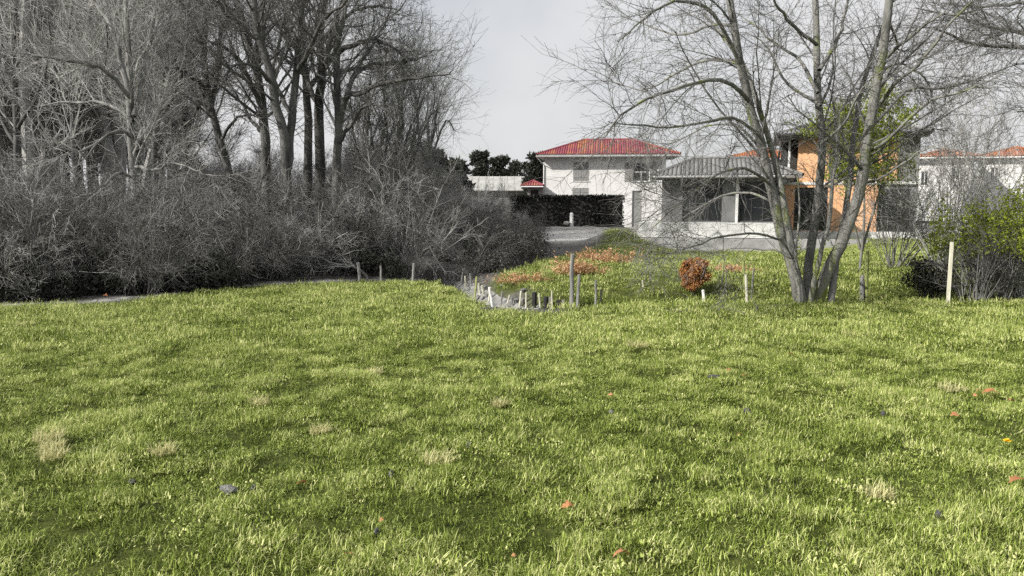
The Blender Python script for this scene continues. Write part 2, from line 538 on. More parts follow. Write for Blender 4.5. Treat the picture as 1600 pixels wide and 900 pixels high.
def zones(x, y):
    """(grass, bare earth) cover at a place"""
    j = (fbm(x * 1.1, y * 1.1, 31) - 0.5)
    infield = np.clip((field_edge(x) - 0.25 - y + j * 0.9) / 0.35, 0, 1)
    bank = np.clip((x - bank_left(y) + j * 1.2) / 0.4, 0, 1) * np.clip((y - 12.6) / 0.4, 0, 1) * np.clip((45.5 - y) / 1.5 + j, 0, 1)
    g = np.maximum(infield, bank)
    g = g * np.clip((dist_poly(x, y, DITCH) - 0.36) / 0.2, 0, 1)
    far = np.clip((y - 70) / 20, 0, 1)
    g = np.maximum(g, far * (0.4 + 0.4 * (fbm(x * 0.05, y * 0.05, 77) > 0.5)))
    g = np.maximum(g, np.clip((x - 17) / 2, 0, 1) * np.clip((60 - y) / 5, 0, 1) * (y > 13))
    path = 0.7 * np.exp(-((y - field_edge(x) - 0.2) / 0.2) ** 2) * (x < -3.8)
    track = np.exp(-((y - 44.5 - 0.15 * (x - 4)) / 3.2) ** 4) * (x > -2) * (x < 12)
    spoil = np.exp(-((y - 49) / 5.5) ** 2) * (x > -6) * (x < 12) * 0.55
    plin = np.exp(-((x - 13) / 6.0) ** 4) * np.exp(-((y - 43.2) / 2.0) ** 4)
    d = np.clip(np.maximum.reduce([path, track, spoil, plin, (np.abs(x) < 60) * np.clip((y - 53) / 6, 0, 1) * 0.4]), 0, 1)
    g = g * (1 - plin)
    return g, d


def axis(lo, a, b, hi, step, n):
    mid = np.arange(a, b + step, step)
    l = a - np.geomspace(step, a - lo, n)[::-1]
    r = mid[-1] + np.geomspace(step, hi - mid[-1], n)
    return np.concatenate([l, mid, r])


gx = axis(-900, -16, 18, 900, 0.16, 34)
gy = axis(-300, 1.0, 24, 1500, 0.16, 60)
X, Y = np.meshgrid(gx, gy)
Z = gz(X, Y)
ny, nx = X.shape
ii = np.arange(nx * ny).reshape(ny, nx)
gm = MB().add(np.stack([X, Y, Z], -1), np.stack([ii[:-1, :-1], ii[:-1, 1:], ii[1:, 1:], ii[1:, :-1]], -1))
ground = gm.build('ground', M['ground'], smooth=True)
ga, gd = zones(X.ravel(), Y.ravel())
at_ = ground.data.color_attributes.new('zone', 'FLOAT_COLOR', 'POINT')
at_.data.foreach_set('color', np.stack([ga, gd, ga * 0, ga * 0 + 1], -1).astype(np.float32).ravel())
tag(ground, kind='structure')


# ================================================================== grass
def tuft(nb, rad, hmin, hmax, w, lean, rg, seg=3):
    V, T, Q = [], [], []
    mb = MB()
    a = rg.uniform(0, 2 * math.pi, nb); r = rad * np.sqrt(rg.uniform(0, 1, nb))
    base = np.stack([r * np.cos(a), r * np.sin(a), np.full(nb, -0.01)], -1)
    da = a + rg.normal(size=nb) * 1.8
    h = rg.uniform(hmin, hmax, nb)
    ln = np.clip(rg.normal(lean, 0.6, nb), 0.0, 2.1)
    side = np.stack([-np.sin(da), np.cos(da), np.zeros(nb)], -1)
    out = np.stack([np.cos(da), np.sin(da), np.zeros(nb)], -1)
    pos = base.copy()
    rows = []
    for k in range(seg + 1):
        t = k / seg
        wd = w * (1 - t ** 1.6) * (0.5 + 0.5 * min(1, 3 * t + 0.4)) * rg.uniform(0.7, 1.3, nb)[:, None] if k < seg else 0
        rows.append((pos - side * wd / 2, pos + side * wd / 2))
        th = ln * (0.30 + 1.0 * t)
        stp = (h / seg)[:, None]
        pos = pos + stp * (out * np.sin(th)[:, None] + np.array((0, 0, 1.0)) * np.cos(th)[:, None])
    vs_ = []
    for k in range(seg):
        vs_ += [rows[k][0], rows[k][1]]
    vs_.append(rows[seg][0])
    Vv = np.stack(vs_, 1)
    npb = Vv.shape[1]
    i = np.arange(nb)[:, None] * npb
    q = np.concatenate([i + [2 * k, 2 * k + 1, 2 * k + 3, 2 * k + 2] for k in range(seg - 1)], 1).reshape(-1, 4)
    t = (i + [2 * seg - 2, 2 * seg - 1, 2 * seg]).reshape(-1, 3)
    return mb.add(Vv.reshape(-1, 3), q, t)


near_t = [tuft(90, 0.105, 0.018, 0.060, 0.0042, 1.15, rng).mesh('tuft', M['grass']) for _ in range(5)]
near_t += [tuft(80, 0.10, 0.026, 0.072, 0.0040, 1.3, rng).mesh('tuft_long', M['grass']) for _ in range(3)]
near_t += [tuft(80, 0.12, 0.012, 0.034, 0.0062, 1.35, rng).mesh('tuft_low', M['grass']) for _ in range(3)]
near_t += [tuft(60, 0.11, 0.012, 0.026, 0.0125, 1.4, rng, 2).mesh('broad_leaves', M['grass']) for _ in range(2)]
far_t = [tuft(80, 0.25, 0.02, 0.070, 0.0090, 1.15, rng, 2).mesh('tuft_far', M['grass']) for _ in range(5)]
far_t += [tuft(70, 0.22, 0.035, 0.11, 0.0095, 1.15, rng, 2).mesh('tuft_far_long', M['grass']) for _ in range(2)]
far_t += [tuft(60, 0.24, 0.012, 0.035, 0.016, 1.4, rng, 2).mesh('broad_leaves_far', M['grass']) for _ in range(2)]


def sample_view(n, y0, y1, power, margin=1.2):
    """places on the ground inside the view, thinner with distance"""
    u = rng.uniform(0, 1, n)
    e = 2 - power
    y = (y0 ** e + u * (y1 ** e - y0 ** e)) ** (1 / e)
    x = rng.uniform(-1, 1, n) * (0.70 * y + margin)
    return x, y


def grass_layer(name, n, y0, y1, power, protos, nlong, zmin, label, scale=1.0, bankside=None):
    x, y = sample_view(n, y0, y1, power)
    g, d = zones(x, y)
    keep = (g > zmin) & (rng.uniform(0, 1, n) < g)
    if bankside is not None:
        keep &= ((y > field_edge(x)) == bankside)
    x, y = x[keep], y[keep]
    n = len(x)
    clump = fbm(x * 6.0, y * 6.6, 51, 2)
    clump2 = fbm(x * 2.1, y * 2.4, 53, 2)
    z = gz(x, y) + np.clip(0.075 * (clump - 0.42) + 0.06 * (clump2 - 0.42), -0.004, 0.07)
    big = fbm(x * 0.55, y * 0.55, 41)
    mid = fbm(x * 1.9, y * 1.9, 43)
    tint = 0.46 + (big - 0.5) * 0.20 + (mid - 0.5) * 0.22 + (clump - 0.5) * 0.85 + (clump2 - 0.5) * 0.28 + rng.normal(size=n) * 0.15  # clump terms darken the low hollows: pocket shade painted into the blade colour
    tint = np.where(rng.uniform(0, 1, n) < 0.04, tint + 0.3, tint)
    s = scale * rng.uniform(0.8, 1.2, n)
    vi = rng.integers(0, len(protos), n)
    rot = np.stack([rng.normal(size=n) * 0.16, rng.normal(size=n) * 0.16, rng.uniform(0, 6.28, n)], -1)
    return scatter(name, np.stack([x, y, z], -1), rot, np.stack([s, s, s * (0.25 + 1.4 * np.clip(0.25 * mid + 0.75 * clump, 0.1, 0.85)) * rng.uniform(0.7, 1.3, n)], -1), vi, np.clip(tint, 0, 1), protos, label, 'grass')


grass_layer('pasture_grass', 22000, 2.2, 11.5, 0.45, near_t, 0, 0.2, 'short tufted green grass covering the near field')
grass_layer('far_pasture_grass', 20000, 9.0, 19.0, 0.6, far_t, 0, 0.2, 'short green grass at the far side of the field', 0.9, False)
grass_layer('bank_grass', 20000, 12.5, 46.0, 1.0, far_t, 0, 0.25, 'longer green grass on the bank beyond the ditch', 1.15, True)


# ================================================================== houses
M['render_white'] = noise_mat('white_render', (0.56, 0.56, 0.555), (0.66, 0.66, 0.655), 0.8, 6, 0.9, 0)
M['render_orange'] = noise_mat('orange_render', (0.60, 0.335, 0.18), (0.73, 0.44, 0.26), 0.9, 6, 0.9, 0)
M['concrete'] = noise_mat('concrete', (0.50, 0.50, 0.495), (0.68, 0.68, 0.67), 1.2, 8, 0.9, 0.05, 20)
M['raw_concrete'] = noise_mat('raw_concrete', (0.26, 0.26, 0.257), (0.40, 0.40, 0.395), 1.0, 8, 0.9, 0.05, 20)
M['grey_render'] = noise_mat('grey_render', (0.13, 0.13, 0.13), (0.19, 0.19, 0.19), 1.0, 6, 0.9, 0)
M['shutter'] = noise_mat('grey_shutter', (0.20, 0.20, 0.197), (0.27, 0.27, 0.265), 3, 4, 0.6, 0.1)
M['frame_white'] = noise_mat('white_frame', (0.66, 0.66, 0.65), (0.76, 0.76, 0.75), 5, 3, 0.5, 0)
M['frame_dark'] = noise_mat('dark_frame', (0.03, 0.03, 0.032), (0.05, 0.05, 0.052), 5, 3, 0.5, 0)
M['gutter'] = noise_mat('zinc', (0.30, 0.30, 0.30), (0.42, 0.42, 0.42), 4, 3, 0.45, 0)
M['soffit'] = noise_mat('soffit', (0.16, 0.15, 0.14), (0.24, 0.23, 0.22), 4, 4, 0.8, 0.1)
M['dark_wood'] = noise_mat('dark_wood', (0.018, 0.017, 0.016), (0.04, 0.039, 0.037), 6, 5, 0.8, 0.2)
M['glass'] = glass_mat('glass')
M['interior'] = noise_mat('interior_dark', (0.02, 0.02, 0.02), (0.04, 0.04, 0.04), 2, 2, 0.9, 0)
M['barn_roof'] = noise_mat('pale_sheet_roof', (0.28, 0.285, 0.27), (0.40, 0.40, 0.385), 0.8, 5, 0.7, 0.1)


def tile_mat(name, cols):
    m, nt, out = new_mat(name)
    L = nt.links.new
    tc = N(nt, 'ShaderNodeTexCoord'); geo = N(nt, 'ShaderNodeNewGeometry')
    n1 = N(nt, 'ShaderNodeTexNoise', Scale=0.55, Detail=4.0); L(tc.outputs['Object'], n1.inputs['Vector'])
    n2 = N(nt, 'ShaderNodeTexNoise', Scale=6.0, Detail=2.0); L(tc.outputs['Object'], n2.inputs['Vector'])
    a = N(nt, 'ShaderNodeMath'); a.operation = 'MULTIPLY_ADD'; a.inputs[1].default_value = 0.35
    L(geo.outputs['Random Per Island'], a.inputs[0]); L(n1.outputs['Fac'], a.inputs[2])
    b = N(nt, 'ShaderNodeMath'); b.operation = 'MULTIPLY_ADD'; b.inputs[1].default_value = 0.3
    L(n2.outputs['Fac'], b.inputs[0]); L(a.outputs[0], b.inputs[2])
    rp = N(nt, 'ShaderNodeValToRGB')
    els = rp.color_ramp.elements
    els[0].position = 0.5; els[0].color = c4(cols[0]); els[1].position = 1.05 if False else 1.0; els[1].color = c4(cols[-1])
    for i, c in enumerate(cols[1:-1]):
        e = els.new(0.5 + 0.5 * (i + 1) / (len(cols) - 1)); e.color = c4(c)
    L(b.outputs[0], rp.inputs['Fac'])
    bs = N(nt, 'ShaderNodeBsdfPrincipled', Roughness=0.85); bs.inputs['Specular IOR Level'].default_value = 0.2
    L(rp.outputs['Color'], bs.inputs['Base Color']); L(bs.outputs['BSDF'], out.inputs['Surface'])
    return m


M['tiles_red'] = tile_mat('red_tiles', [(0.14, 0.036, 0.052), (0.205, 0.050, 0.070), (0.245, 0.066, 0.078), (0.31, 0.125, 0.065)])
M['tiles_orange'] = tile_mat('orange_tiles', [(0.26, 0.07, 0.045), (0.36, 0.12, 0.05), (0.42, 0.17, 0.065)])
M['tiles_grey'] = tile_mat('grey_tiles', [(0.12, 0.12, 0.12), (0.155, 0.155, 0.155), (0.19, 0.19, 0.187)])


def wall_open(mb, x0, x1, z0, z1, y0, y1, ops):
    """a wall slab from x0 to x1 with rectangular openings (ox0, ox1, oz0, oz1)"""
    xs = sorted({x0, x1, *[o[0] for o in ops], *[o[1] for o in ops]})
    for a, b in zip(xs[:-1], xs[1:]):
        cuts = sorted([(o[2], o[3]) for o in ops if o[0] <= a + 1e-6 and o[1] >= b - 1e-6])
        z = z0
        for c0, c1 in cuts:
            if c0 > z + 1e-6: mb.box(a, b, y0, y1, z, c0)
            z = c1
        if z < z1 - 1e-6: mb.box(a, b, y0, y1, z, z1)


def hip_roof(root, x0, x1, y0, y1, z, pitch, tiles, pitch_col=0.21, name='roof', thick=0.14):
    """solid hip roof with rows of round tiles on it"""
    W, D = x1 - x0, y1 - y0
    run = min(W, D) / 2
    h = run * pitch
    mb = MB()
    if W >= D:
        r = [(x0 + run, y0 + run, z + h), (x1 - run, y0 + run, z + h)]
    else:
        r = [(x0 + run, y0 + run, z + h), (x0 + run, y1 - run, z + h)]
    e = [(x0, y0, z), (x1, y0, z), (x1, y1, z), (x0, y1, z)]
    lo = [(a, b, c - thick) for a, b, c in e]
    V = e + r + lo
    if W >= D:
        q = [(0, 1, 5, 4), (2, 3, 4, 5)]; t = [(1, 2, 5), (3, 0, 4)]
    else:
        q = [(1, 2, 5, 4), (3, 0, 4, 5)]; t = [(0, 1, 4), (2, 3, 5)]
    q += [(6, 7, 1, 0), (7, 8, 2, 1), (8, 9, 3, 2), (9, 6, 0, 3), (9, 8, 7, 6)]
    mb.add(V, q, t)
    roof = mb.build(name, M['soffit'], root)
    tb = MB()
    ct, st = math.cos(math.atan(pitch)), math.sin(math.atan(pitch))
    for (ox, oy, ax, ay, ln, other) in ((x0, y0, 1, 0, W, D), (x1, y0, 0, 1, D, W), (x1, y1, -1, 0, W, D), (x0, y1, 0, -1, D, W)):
        n = int(ln / pitch_col)
        for i in range(n):
            s = (i + 0.5) * ln / n
            rn = min(s, ln - s, run if other >= ln or True else run)
            rn = min(rn, run)
            if rn < 0.1: continue
            w = ln / n * 0.46
            inx, iny = -ay, ax
            nseg = max(1, int(rn / 1.2))
            rows = []
            for k in range(nseg + 1):
                d = rn * k / nseg
                cx, cy, cz = ox + ax * s + inx * d, oy + ay * s + iny * d, z + pitch * d
                row = []
                for (u, up) in ((-1, 0.012), (-0.62, 0.062), (0, 0.085), (0.62, 0.062), (1, 0.012)):
                    row.append((cx + ax * u * w - inx * 0.0, cy + ay * u * w, cz + up))
                rows.append(row)
            v = np.array(rows).reshape(-1, 3)
            qq = [(k * 5 + j, k * 5 + j + 1, (k + 1) * 5 + j + 1, (k + 1) * 5 + j) for k in range(nseg) for j in range(4)]
            tb.add(v, qq)
    # ridge and hip caps
    for a, b in ([(0, 0), (1, 1), (2, 1), (3, 0)] if W >= D else [(0, 0), (1, 0), (2, 1), (3, 1)]):
        p, qv = np.array(e[a]), np.array(r[b])
        tb.tube([p + (0, 0, 0.05), qv + (0, 0, 0.05)], 0.11, 6)
    tb.tube([np.array(r[0]) + (0, 0, 0.05), np.array(r[1]) + (0, 0, 0.05)], 0.12, 6)
    tl = tb.build('roof_tiles', tiles, roof)
    tl['kind'] = 'stuff'
    return roof


def window(root, x0, x1, z0, z1, y, frame, mull=1, bars=0, name='window', sill=True, glass=None):
    """frame with panes set into an opening; y is the outer wall face"""
    f = MB(); d0, d1 = y + 0.10, y + 0.16; w = 0.07
    f.box(x0, x0 + w, d0, d1, z0, z1).box(x1 - w, x1, d0, d1, z0, z1)
    f.box(x0 + w, x1 - w, d0, d1, z0, z0 + w).box(x0 + w, x1 - w, d0, d1, z1 - w, z1)
    cols = [x0 + w + (x1 - x0 - 2 * w) * k / (mull + 1) for k in range(mull + 2)]
    for c in cols[1:-1]: f.box(c - w / 2, c + w / 2, d0, d1, z0 + w, z1 - w)
    zs = [z0 + w + (z1 - z0 - 2 * w) * k / (bars + 1) for k in range(bars + 2)]
    for zz in zs[1:-1]:
        for a, b in zip(cols[:-1], cols[1:]): f.box(a + w / 2, b - w / 2, d0 + 0.005, d1 - 0.005, zz - 0.03, zz + 0.03)
    win = f.build(name, frame, root)
    for a, b in zip(cols[:-1], cols[1:]):
        MB().box(a - 0.0, b + 0.0, d1 - 0.035, d1 - 0.02, z0 + 0.03, z1 - 0.03).build('pane', glass or M['glass'], win)
    if sill:
        MB().box(x0 - 0.08, x1 + 0.08, y - 0.06, y + 0.10, z0 - 0.07, z0 - 0.003).build('sill', M['concrete'], win)
    return win


def shutter(root, x0, x1, z0, z1, y):
    b = MB()
    n = 3
    for i in range(n):
        a = x0 + (x1 - x0) * i / n
        b.box(a + 0.006, a + (x1 - x0) / n - 0.006, y - 0.045, y - 0.01, z0, z1)
    for zz in (z0 + 0.18 * (z1 - z0), z0 + 0.78 * (z1 - z0)):
        b.box(x0 + 0.02, x1 - 0.02, y - 0.065, y - 0.046, zz, zz + 0.09)
    return b.build('shutter', M['shutter'], root)


def settle(root, cx, yaw):
    """move the thing's base to the middle of its facade and turn it there"""
    for ch in root.children: ch.location.x -= cx
    root.location.x += cx
    root.rotation_euler.z = math.radians(yaw)


# ---- white house, 70 m off; local x along the facade, facade at y = 0
HW = 70.0
S7 = HW / F


def wx(px): return (px - 800) * S7


def wz(py, Yd=HW): return EYE + (HORIZON - py) * Yd / F


base_z = float(gz(8.5, HW)) - 0.1
wh = empty('white_house', (0, HW, 0))
tag(wh, 'white two-storey house with low red tiled hip roof behind the dark hedge', 'house')
x0, x1 = wx(850), wx(1036)
zt = wz(245)
ops = [(wx(895), wx(919), wz(283), wz(254)), (wx(894), wx(919), wz(322), wz(294)), (wx(986), wx(1012), wz(284), wz(255)), (wx(986), wx(1001), base_z + 0.05, wz(298))]
mb = MB()
wall_open(mb, x0, x1, base_z, zt, 0.0, 0.3, ops)
mb.box(x0, x0 + 0.3, 0.3, 6.6, base_z, zt).box(x1 - 0.3, x1, 0.3, 6.6, base_z, zt).box(x0 + 0.3, x1 - 0.3, 6.3, 6.6, base_z, zt)
mb.build('wall', M['render_white'], wh)
MB().box(x0 + 0.31, x1 - 0.31, 1.2, 1.3, base_z, zt - 0.1).build('inner_wall', M['interior'], wh)
for k in (0, 1):
    o = ops[k]
    window(wh, *o, 0.0, M['frame_white'], 1, 0)
    mid = (o[0] + o[1]) / 2
    shutter(wh, o[0] + 0.01, mid - 0.01, o[2] + 0.02, o[3] - 0.02, 0.06)
    shutter(wh, mid + 0.01, o[1] - 0.01, o[2] + 0.02, o[3] - 0.02, 0.06)
window(wh, *ops[2], 0.0, M['frame_white'], 1, 1)
shutter(wh, ops[2][0] - 0.72, ops[2][0] - 0.02, ops[2][2], ops[2][3], 0.0)
shutter(wh, ops[2][1] + 0.02, ops[2][1] + 0.55, ops[2][2], ops[2][3], 0.0)
d = ops[3]
MB().box(d[0], d[1], 0.12, 0.18, d[2], d[3]).build('door', M['shutter'], wh)
hip_roof(wh, wx(838), wx(1036) + 1.2, -0.8, 7.4, wz(244, 69) + 0.1, 0.37, M['tiles_red'])
MB().tube([(wx(838), -0.88, wz(245, 69)), (wx(1036) + 1.2, -0.88, wz(245, 69))], 0.075, 8).build('gutter', M['gutter'], wh)
MB().tube([(wx(839), -0.86, wz(246, 69)), (x0 - 0.06, -0.08, wz(258)), (x0 - 0.06, -0.08, base_z)], 0.05, 6).build('downpipe', M['frame_white'], wh)
settle(wh, (x0 + x1) / 2, -7)
# ---- low lean-to beside it
sh = empty('garden_shed', (0, 68.5, 0))
tag(sh, 'small low shed with red tiled roof left of the white house', 'shed')
sx = lambda p: (p - 800) * 68.5 / F
sz = lambda p: EYE + (HORIZON - p) * 68.5 / F
zb = base_z
mb = MB(); wall_open(mb, sx(824), sx(848), zb, sz(294), 0, 0.2, [(sx(829), sx(841), zb + 0.02, sz(297))])
mb.box(sx(824), sx(824) + 0.2, 0.2, 3.0, zb, sz(294)).box(sx(848) - 0.2, sx(848), 0.2, 3.0, zb, sz(294))
mb.build('wall', M['soffit'], sh)
MB().box(sx(829), sx(841), 0.1, 0.15, zb + 0.02, sz(297)).build('door', M['dark_wood'], sh)
hip_roof(sh, sx(815), sx(849), -0.5, 3.6, sz(291), 0.45, M['tiles_red'], 0.2)
MB().tube([(sx(815), -0.55, sz(292)), (sx(849), -0.55, sz(292))], 0.05, 6).build('gutter', M['frame_white'], sh)

settle(sh, sx(836), -5)

# ---- grey roofed annex with terrace, 45 m off
AY = 45.0
ax_ = lambda p: (p - 800) * AY / F
az_ = lambda p: EYE + (HORIZON - p) * AY / F
an = empty('grey_annex', (0, AY, 0))
tag(an, 'single-storey grey house with wide dark glazing and flat grey hip roof', 'house')
fl = az_(347)
ops = [(ax_(1066), ax_(1126), fl + 0.05, az_(284)), (ax_(1151), ax_(1206), fl + 0.05, az_(284))]
mb = MB()
wall_open(mb, ax_(1034), ax_(1213), fl, az_(277), 0, 0.3, ops)
mb.box(ax_(1034), ax_(1034) + 0.3, 0.3, 3.2, fl, az_(277)).box(ax_(1034) + 0.3, ax_(1213), 2.9, 3.2, fl, az_(277))
mb.build('wall', M['grey_render'], an)
MB().box(ax_(1034) + 0.31, ax_(1213), 2.2, 2.3, fl, az_(279)).build('inner_wall', M['interior'], an)
for o in ops: window(an, *o, 0.0, M['frame_dark'], 2, 0, 'glazed_door', False)
MB().box(ax_(1146), ax_(1150), -0.12, -0.004, fl, az_(279)).build('post', M['white_paint'], an)
hip_roof(an, ax_(1018), ax_(1213) + 1.0, -0.9, 3.9, az_(276), 0.44, M['tiles_grey'], 0.24)
MB().tube([(ax_(1018), -0.97, az_(277)), (ax_(1213), -0.97, az_(277))], 0.07, 8).build('gutter', M['gutter'], an)
settle(an, ax_(1120), -13)
tr = empty('terrace', (0, AY - 1.6, 0))
tag(tr, 'pale concrete terrace and footing in front of the grey house', 'terrace')
TY = AY - 1.6
tx = lambda p: (p - 800) * TY / F
tz = lambda p: EYE + (HORIZON - p) * TY / F
n_ = 10
for i in range(n_):
    a, b = tx(1005) + (tx(1222) - tx(1005)) * i / n_, tx(1005) + (tx(1222) - tx(1005)) * (i + 1) / n_
    MB().box(a + 0.006, b - 0.006, 0 + 0.006 * (i % 3), 0.2, tz(360) + 0.005, tz(348)).build('block', M['concrete'], tr)
    a2 = a - 0.35
    MB().box(a2 + 0.006, min(b - 0.35, tx(1222)) - 0.006, 0.004 * ((i + 1) % 3), 0.2, tz(371), tz(360) - 0.005).build('block', M['concrete'], tr)
MB().box(tx(1005) - 0.2, tx(1222), 0.2, 1.9, tz(392), tz(348) - 0.02).build('slab', M['concrete'], tr)
MB().box(tx(992), tx(1340), -0.35, 0.19, -2.4, tz(372)).build('footing', M['raw_concrete'], tr)
settle(tr, tx(1120), -9)
# ---- orange house
OY = 46.0
ox = lambda p: (p - 800) * OY / F
oz = lambda p: EYE + (HORIZON - p) * OY / F
oh = empty('orange_house', (0, OY, 0))
tag(oh, 'orange rendered two-storey house with overhanging grey hip roof behind the bare tree', 'house')
zb, zm, ze = oz(361), oz(288), oz(216)
lo_ops = [(ox(1243), ox(1292), zb + 0.03, oz(293)), (ox(1364), ox(1408), zb + 0.03, oz(296))]
up_ops = [(ox(1292), ox(1326), oz(280), oz(232)), (ox(1342), ox(1361), oz(280), oz(236))]
mb = MB(); wall_open(mb, ox(1213), ox(1363), zb, zm - 0.02, 0, 0.3, lo_ops[:1])
mg = MB(); wall_open(mg, ox(1363), ox(1418), zb, zm - 0.02, 0.12, 0.4, lo_ops[1:])
mb.box(ox(1213), ox(1213) + 0.3, 0.3, 7, zb, zm - 0.02)
mg.box(ox(1418) - 0.3, ox(1418), 0.4, 7, zb, zm - 0.02)
wall_open(mb, ox(1246), ox(1388), zm + 0.14, ze, 0.05, 0.35, up_ops)
mg.box(ox(1388), ox(1418), 0.15, 0.45, zm + 0.14, ze)
mb.box(ox(1246), ox(1246) + 0.3, 0.35, 7, zm + 0.14, ze)
mg.box(ox(1418) - 0.3, ox(1418), 0.45, 7, zm + 0.14, ze)
mb.build('wall', M['render_orange'], oh)
mg.build('grey_wall', M['grey_render'], oh)
MB().box(ox(1213) + 0.31, ox(1418) - 0.31, 2.2, 2.3, zb, ze - 0.1).build('inner_wall', M['interior'], oh)
MB().box(ox(1210), ox(1421), -0.06, 7, zm - 0.02, zm + 0.14).build('floor_band', M['concrete'], oh)
MB().box(ox(1213), ox(1421), -0.04, 0.3, zb - 1.6, zb).build('footing', M['concrete'], oh)
for i, o in enumerate(lo_ops): window(oh, *o, 0.12 * i, M['frame_dark'], 2, 0, 'glazed_door', False)
for o in up_ops: window(oh, *o, 0.05, M['frame_dark'], 1, 0, 'window', True)
MB().box(ox(1231), ox(1234), 0.1, 0.2, zm + 0.14, ze).build('balcony_post', M['white_paint'], oh)
MB().box(ox(1236), ox(1245), 1.2, 4.0, zm + 0.14, ze).build('balcony_painted_shade', M['dark_wood'], oh)  # added dark panel, stands in for the shade inside the balcony opening
rail = MB()
for k in range(4): rail.box(ox(1214), ox(1231), 0.1, 0.14, zm + 0.35 + 0.22 * k, zm + 0.39 + 0.22 * k)
rail.build('balcony_rail', M['gutter'], oh)
hip_roof(oh, ox(1209), ox(1428), -0.9, 7.9, oz(212), 0.30, M['tiles_grey'], 0.24)
for i in range(22):
    a = ox(1216) + (ox(1424) - ox(1216)) * i / 21
    MB().box(a - 0.05, a + 0.05, -0.86, 0.0, oz(212) - 0.27, oz(212) - 0.145).build('rafter', M['dark_wood'], oh)
MB().tube([(ox(1209), -0.97, oz(212.5)), (ox(1428), -0.97, oz(212.5))], 0.07, 8).build('gutter', M['frame_dark'], oh)


settle(oh, ox(1315), -18)


# ---- houses farther off on the right
def far_house(name, label, p0, p1, pe, pr, pb, Yd, wallm, ov=0.7, windows=()):
    k = Yd / F
    r = empty(name, (0, Yd, 0))
    tag(r, label, 'house')
    hx = lambda p: (p - 800) * k
    hz = lambda p: EYE + (HORIZON - p) * k
    a, b = hx(p0) + ov, hx(p1) - ov
    D = 8.5
    ops = [(hx(u0), hx(u1), hz(v1), hz(v0)) for u0, u1, v0, v1 in windows]
    mb = MB(); wall_open(mb, a, b, hz(pb), hz(pe), 0, 0.3, ops)
    mb.box(a, a + 0.3, 0.3, D, hz(pb), hz(pe)).box(b - 0.3, b, 0.3, D, hz(pb), hz(pe))
    mb.build('wall', wallm, r)
    MB().box(a + 0.31, b - 0.31, 1.4, 1.5, hz(pb), hz(pe) - 0.1).build('inner_wall', M['interior'], r)
    for o in ops: window(r, *o, 0.0, M['frame_white'], 1, 0)
    pitch = (hz(pr) - hz(pe)) / (D / 2 + 0.7)
    hip_roof(r, hx(p0), hx(p1), -0.7, D + 0.7, hz(pe) + 0.1, max(0.28, pitch), M['tiles_orange'], 0.25)
    MB().tube([(hx(p0), -0.77, hz(pe)), (hx(p1), -0.77, hz(pe))], 0.07, 6).build('gutter', M['frame_white'], r)
    settle(r, (a + b) / 2, -math.degrees(math.atan2((a + b) / 2, Yd)) * 0.85)


far_house('far_house', 'distant house whose red roof shows just above the grey annex roof', 1128, 1252, 250, 234, 345, 84, M['render_white'])
far_house('far_house', 'distant white house with red roof seen through twigs beside the orange house', 1424, 1516, 248, 233, 345, 78, M['render_white'], 0.7, [(1437, 1447, 268, 290), (1478, 1490, 262, 282)])
far_house('far_house', 'distant white house with red roof at the far right edge', 1524, 1640, 247, 232, 345, 80, M['render_white'], 0.7, [(1546, 1557, 262, 282), (1592, 1602, 262, 282)])
# ---- long pale barn far left of the white house
bn = empty('long_barn', (0, 104, 0))
tag(bn, 'long low barn with pale sheet roof far behind the thicket', 'barn')
kx = lambda p: (p - 800) * 104 / F
kz = lambda p: EYE + (HORIZON - p) * 104 / F
MB().box(kx(668), kx(838), 0, 8, -1.6, kz(297)).build('wall', M['grey_render'], bn)
rb = MB()
rb.add([(kx(662), -0.6, kz(297)), (kx(842), -0.6, kz(297)), (kx(842), 4, kz(279) + 0.35), (kx(662), 4, kz(279) + 0.35), (kx(842), 8.6, kz(297)), (kx(662), 8.6, kz(297)),
        (kx(662), -0.6, kz(297) - 0.12), (kx(842), -0.6, kz(297) - 0.12), (kx(842), 8.6, kz(297) - 0.12), (kx(662), 8.6, kz(297) - 0.12)],
       [(0, 1, 2, 3), (3, 2, 4, 5), (6, 7, 1, 0), (9, 8, 7, 6), (8, 9, 5, 4)], [(1, 7, 2), (7, 8, 2), (8, 4, 2), (0, 3, 6), (6, 3, 9), (9, 3, 5)])
rf = rb.build('roof', M['barn_roof'], bn)
for i in range(16):
    a = kx(662) + (kx(842) - kx(662)) * (i + 0.5) / 16
    MB().add([(a - 0.06, -0.61, kz(297) + 0.01), (a + 0.06, -0.61, kz(297) + 0.01), (a + 0.06, 4, kz(279) + 0.40), (a - 0.06, 4, kz(279) + 0.40)], [(0, 1, 2, 3)]).build('seam', M['barn_roof'], rf)

# ---- clipped dark hedge before the white house
HY = 61.0
hx0, hx1 = (797 - 800) * HY / F, (974 - 800) * HY / F
hzb, hzt = -1.3, EYE + (HORIZON - 307) * HY / F
hg = empty('clipped_hedge', ((hx0 + hx1) / 2, HY, hzb))
tag(hg, 'tall clipped very dark hedge in front of the white house', 'hedge')
hl = (hx1 - hx0) / 2
MB().box(-hl + 0.1, hl - 0.1, 0.1, 0.9, 0, hzt - hzb - 0.12).build('branches', M['dark_wood'], hg)
n_ = 9000
C = np.stack([rng.uniform(-hl, hl, n_), rng.uniform(-0.05, 1.05, n_), rng.uniform(0, hzt - hzb, n_)], -1)
fc = rng.integers(0, 3, n_)
C[fc == 0, 1] = rng.uniform(-0.06, 0.14, (fc == 0).sum())
C[fc == 1, 2] = hzt - hzb + rng.normal(size=(fc == 1).sum()) * 0.05 - 0.08
C[:, 1] += 0.08 * np.sin(C[:, 0] * 2.1)
MB().leaves(C, 0.22, rng, 0.2, 0.6).build('foliage', M['hedge'], hg)


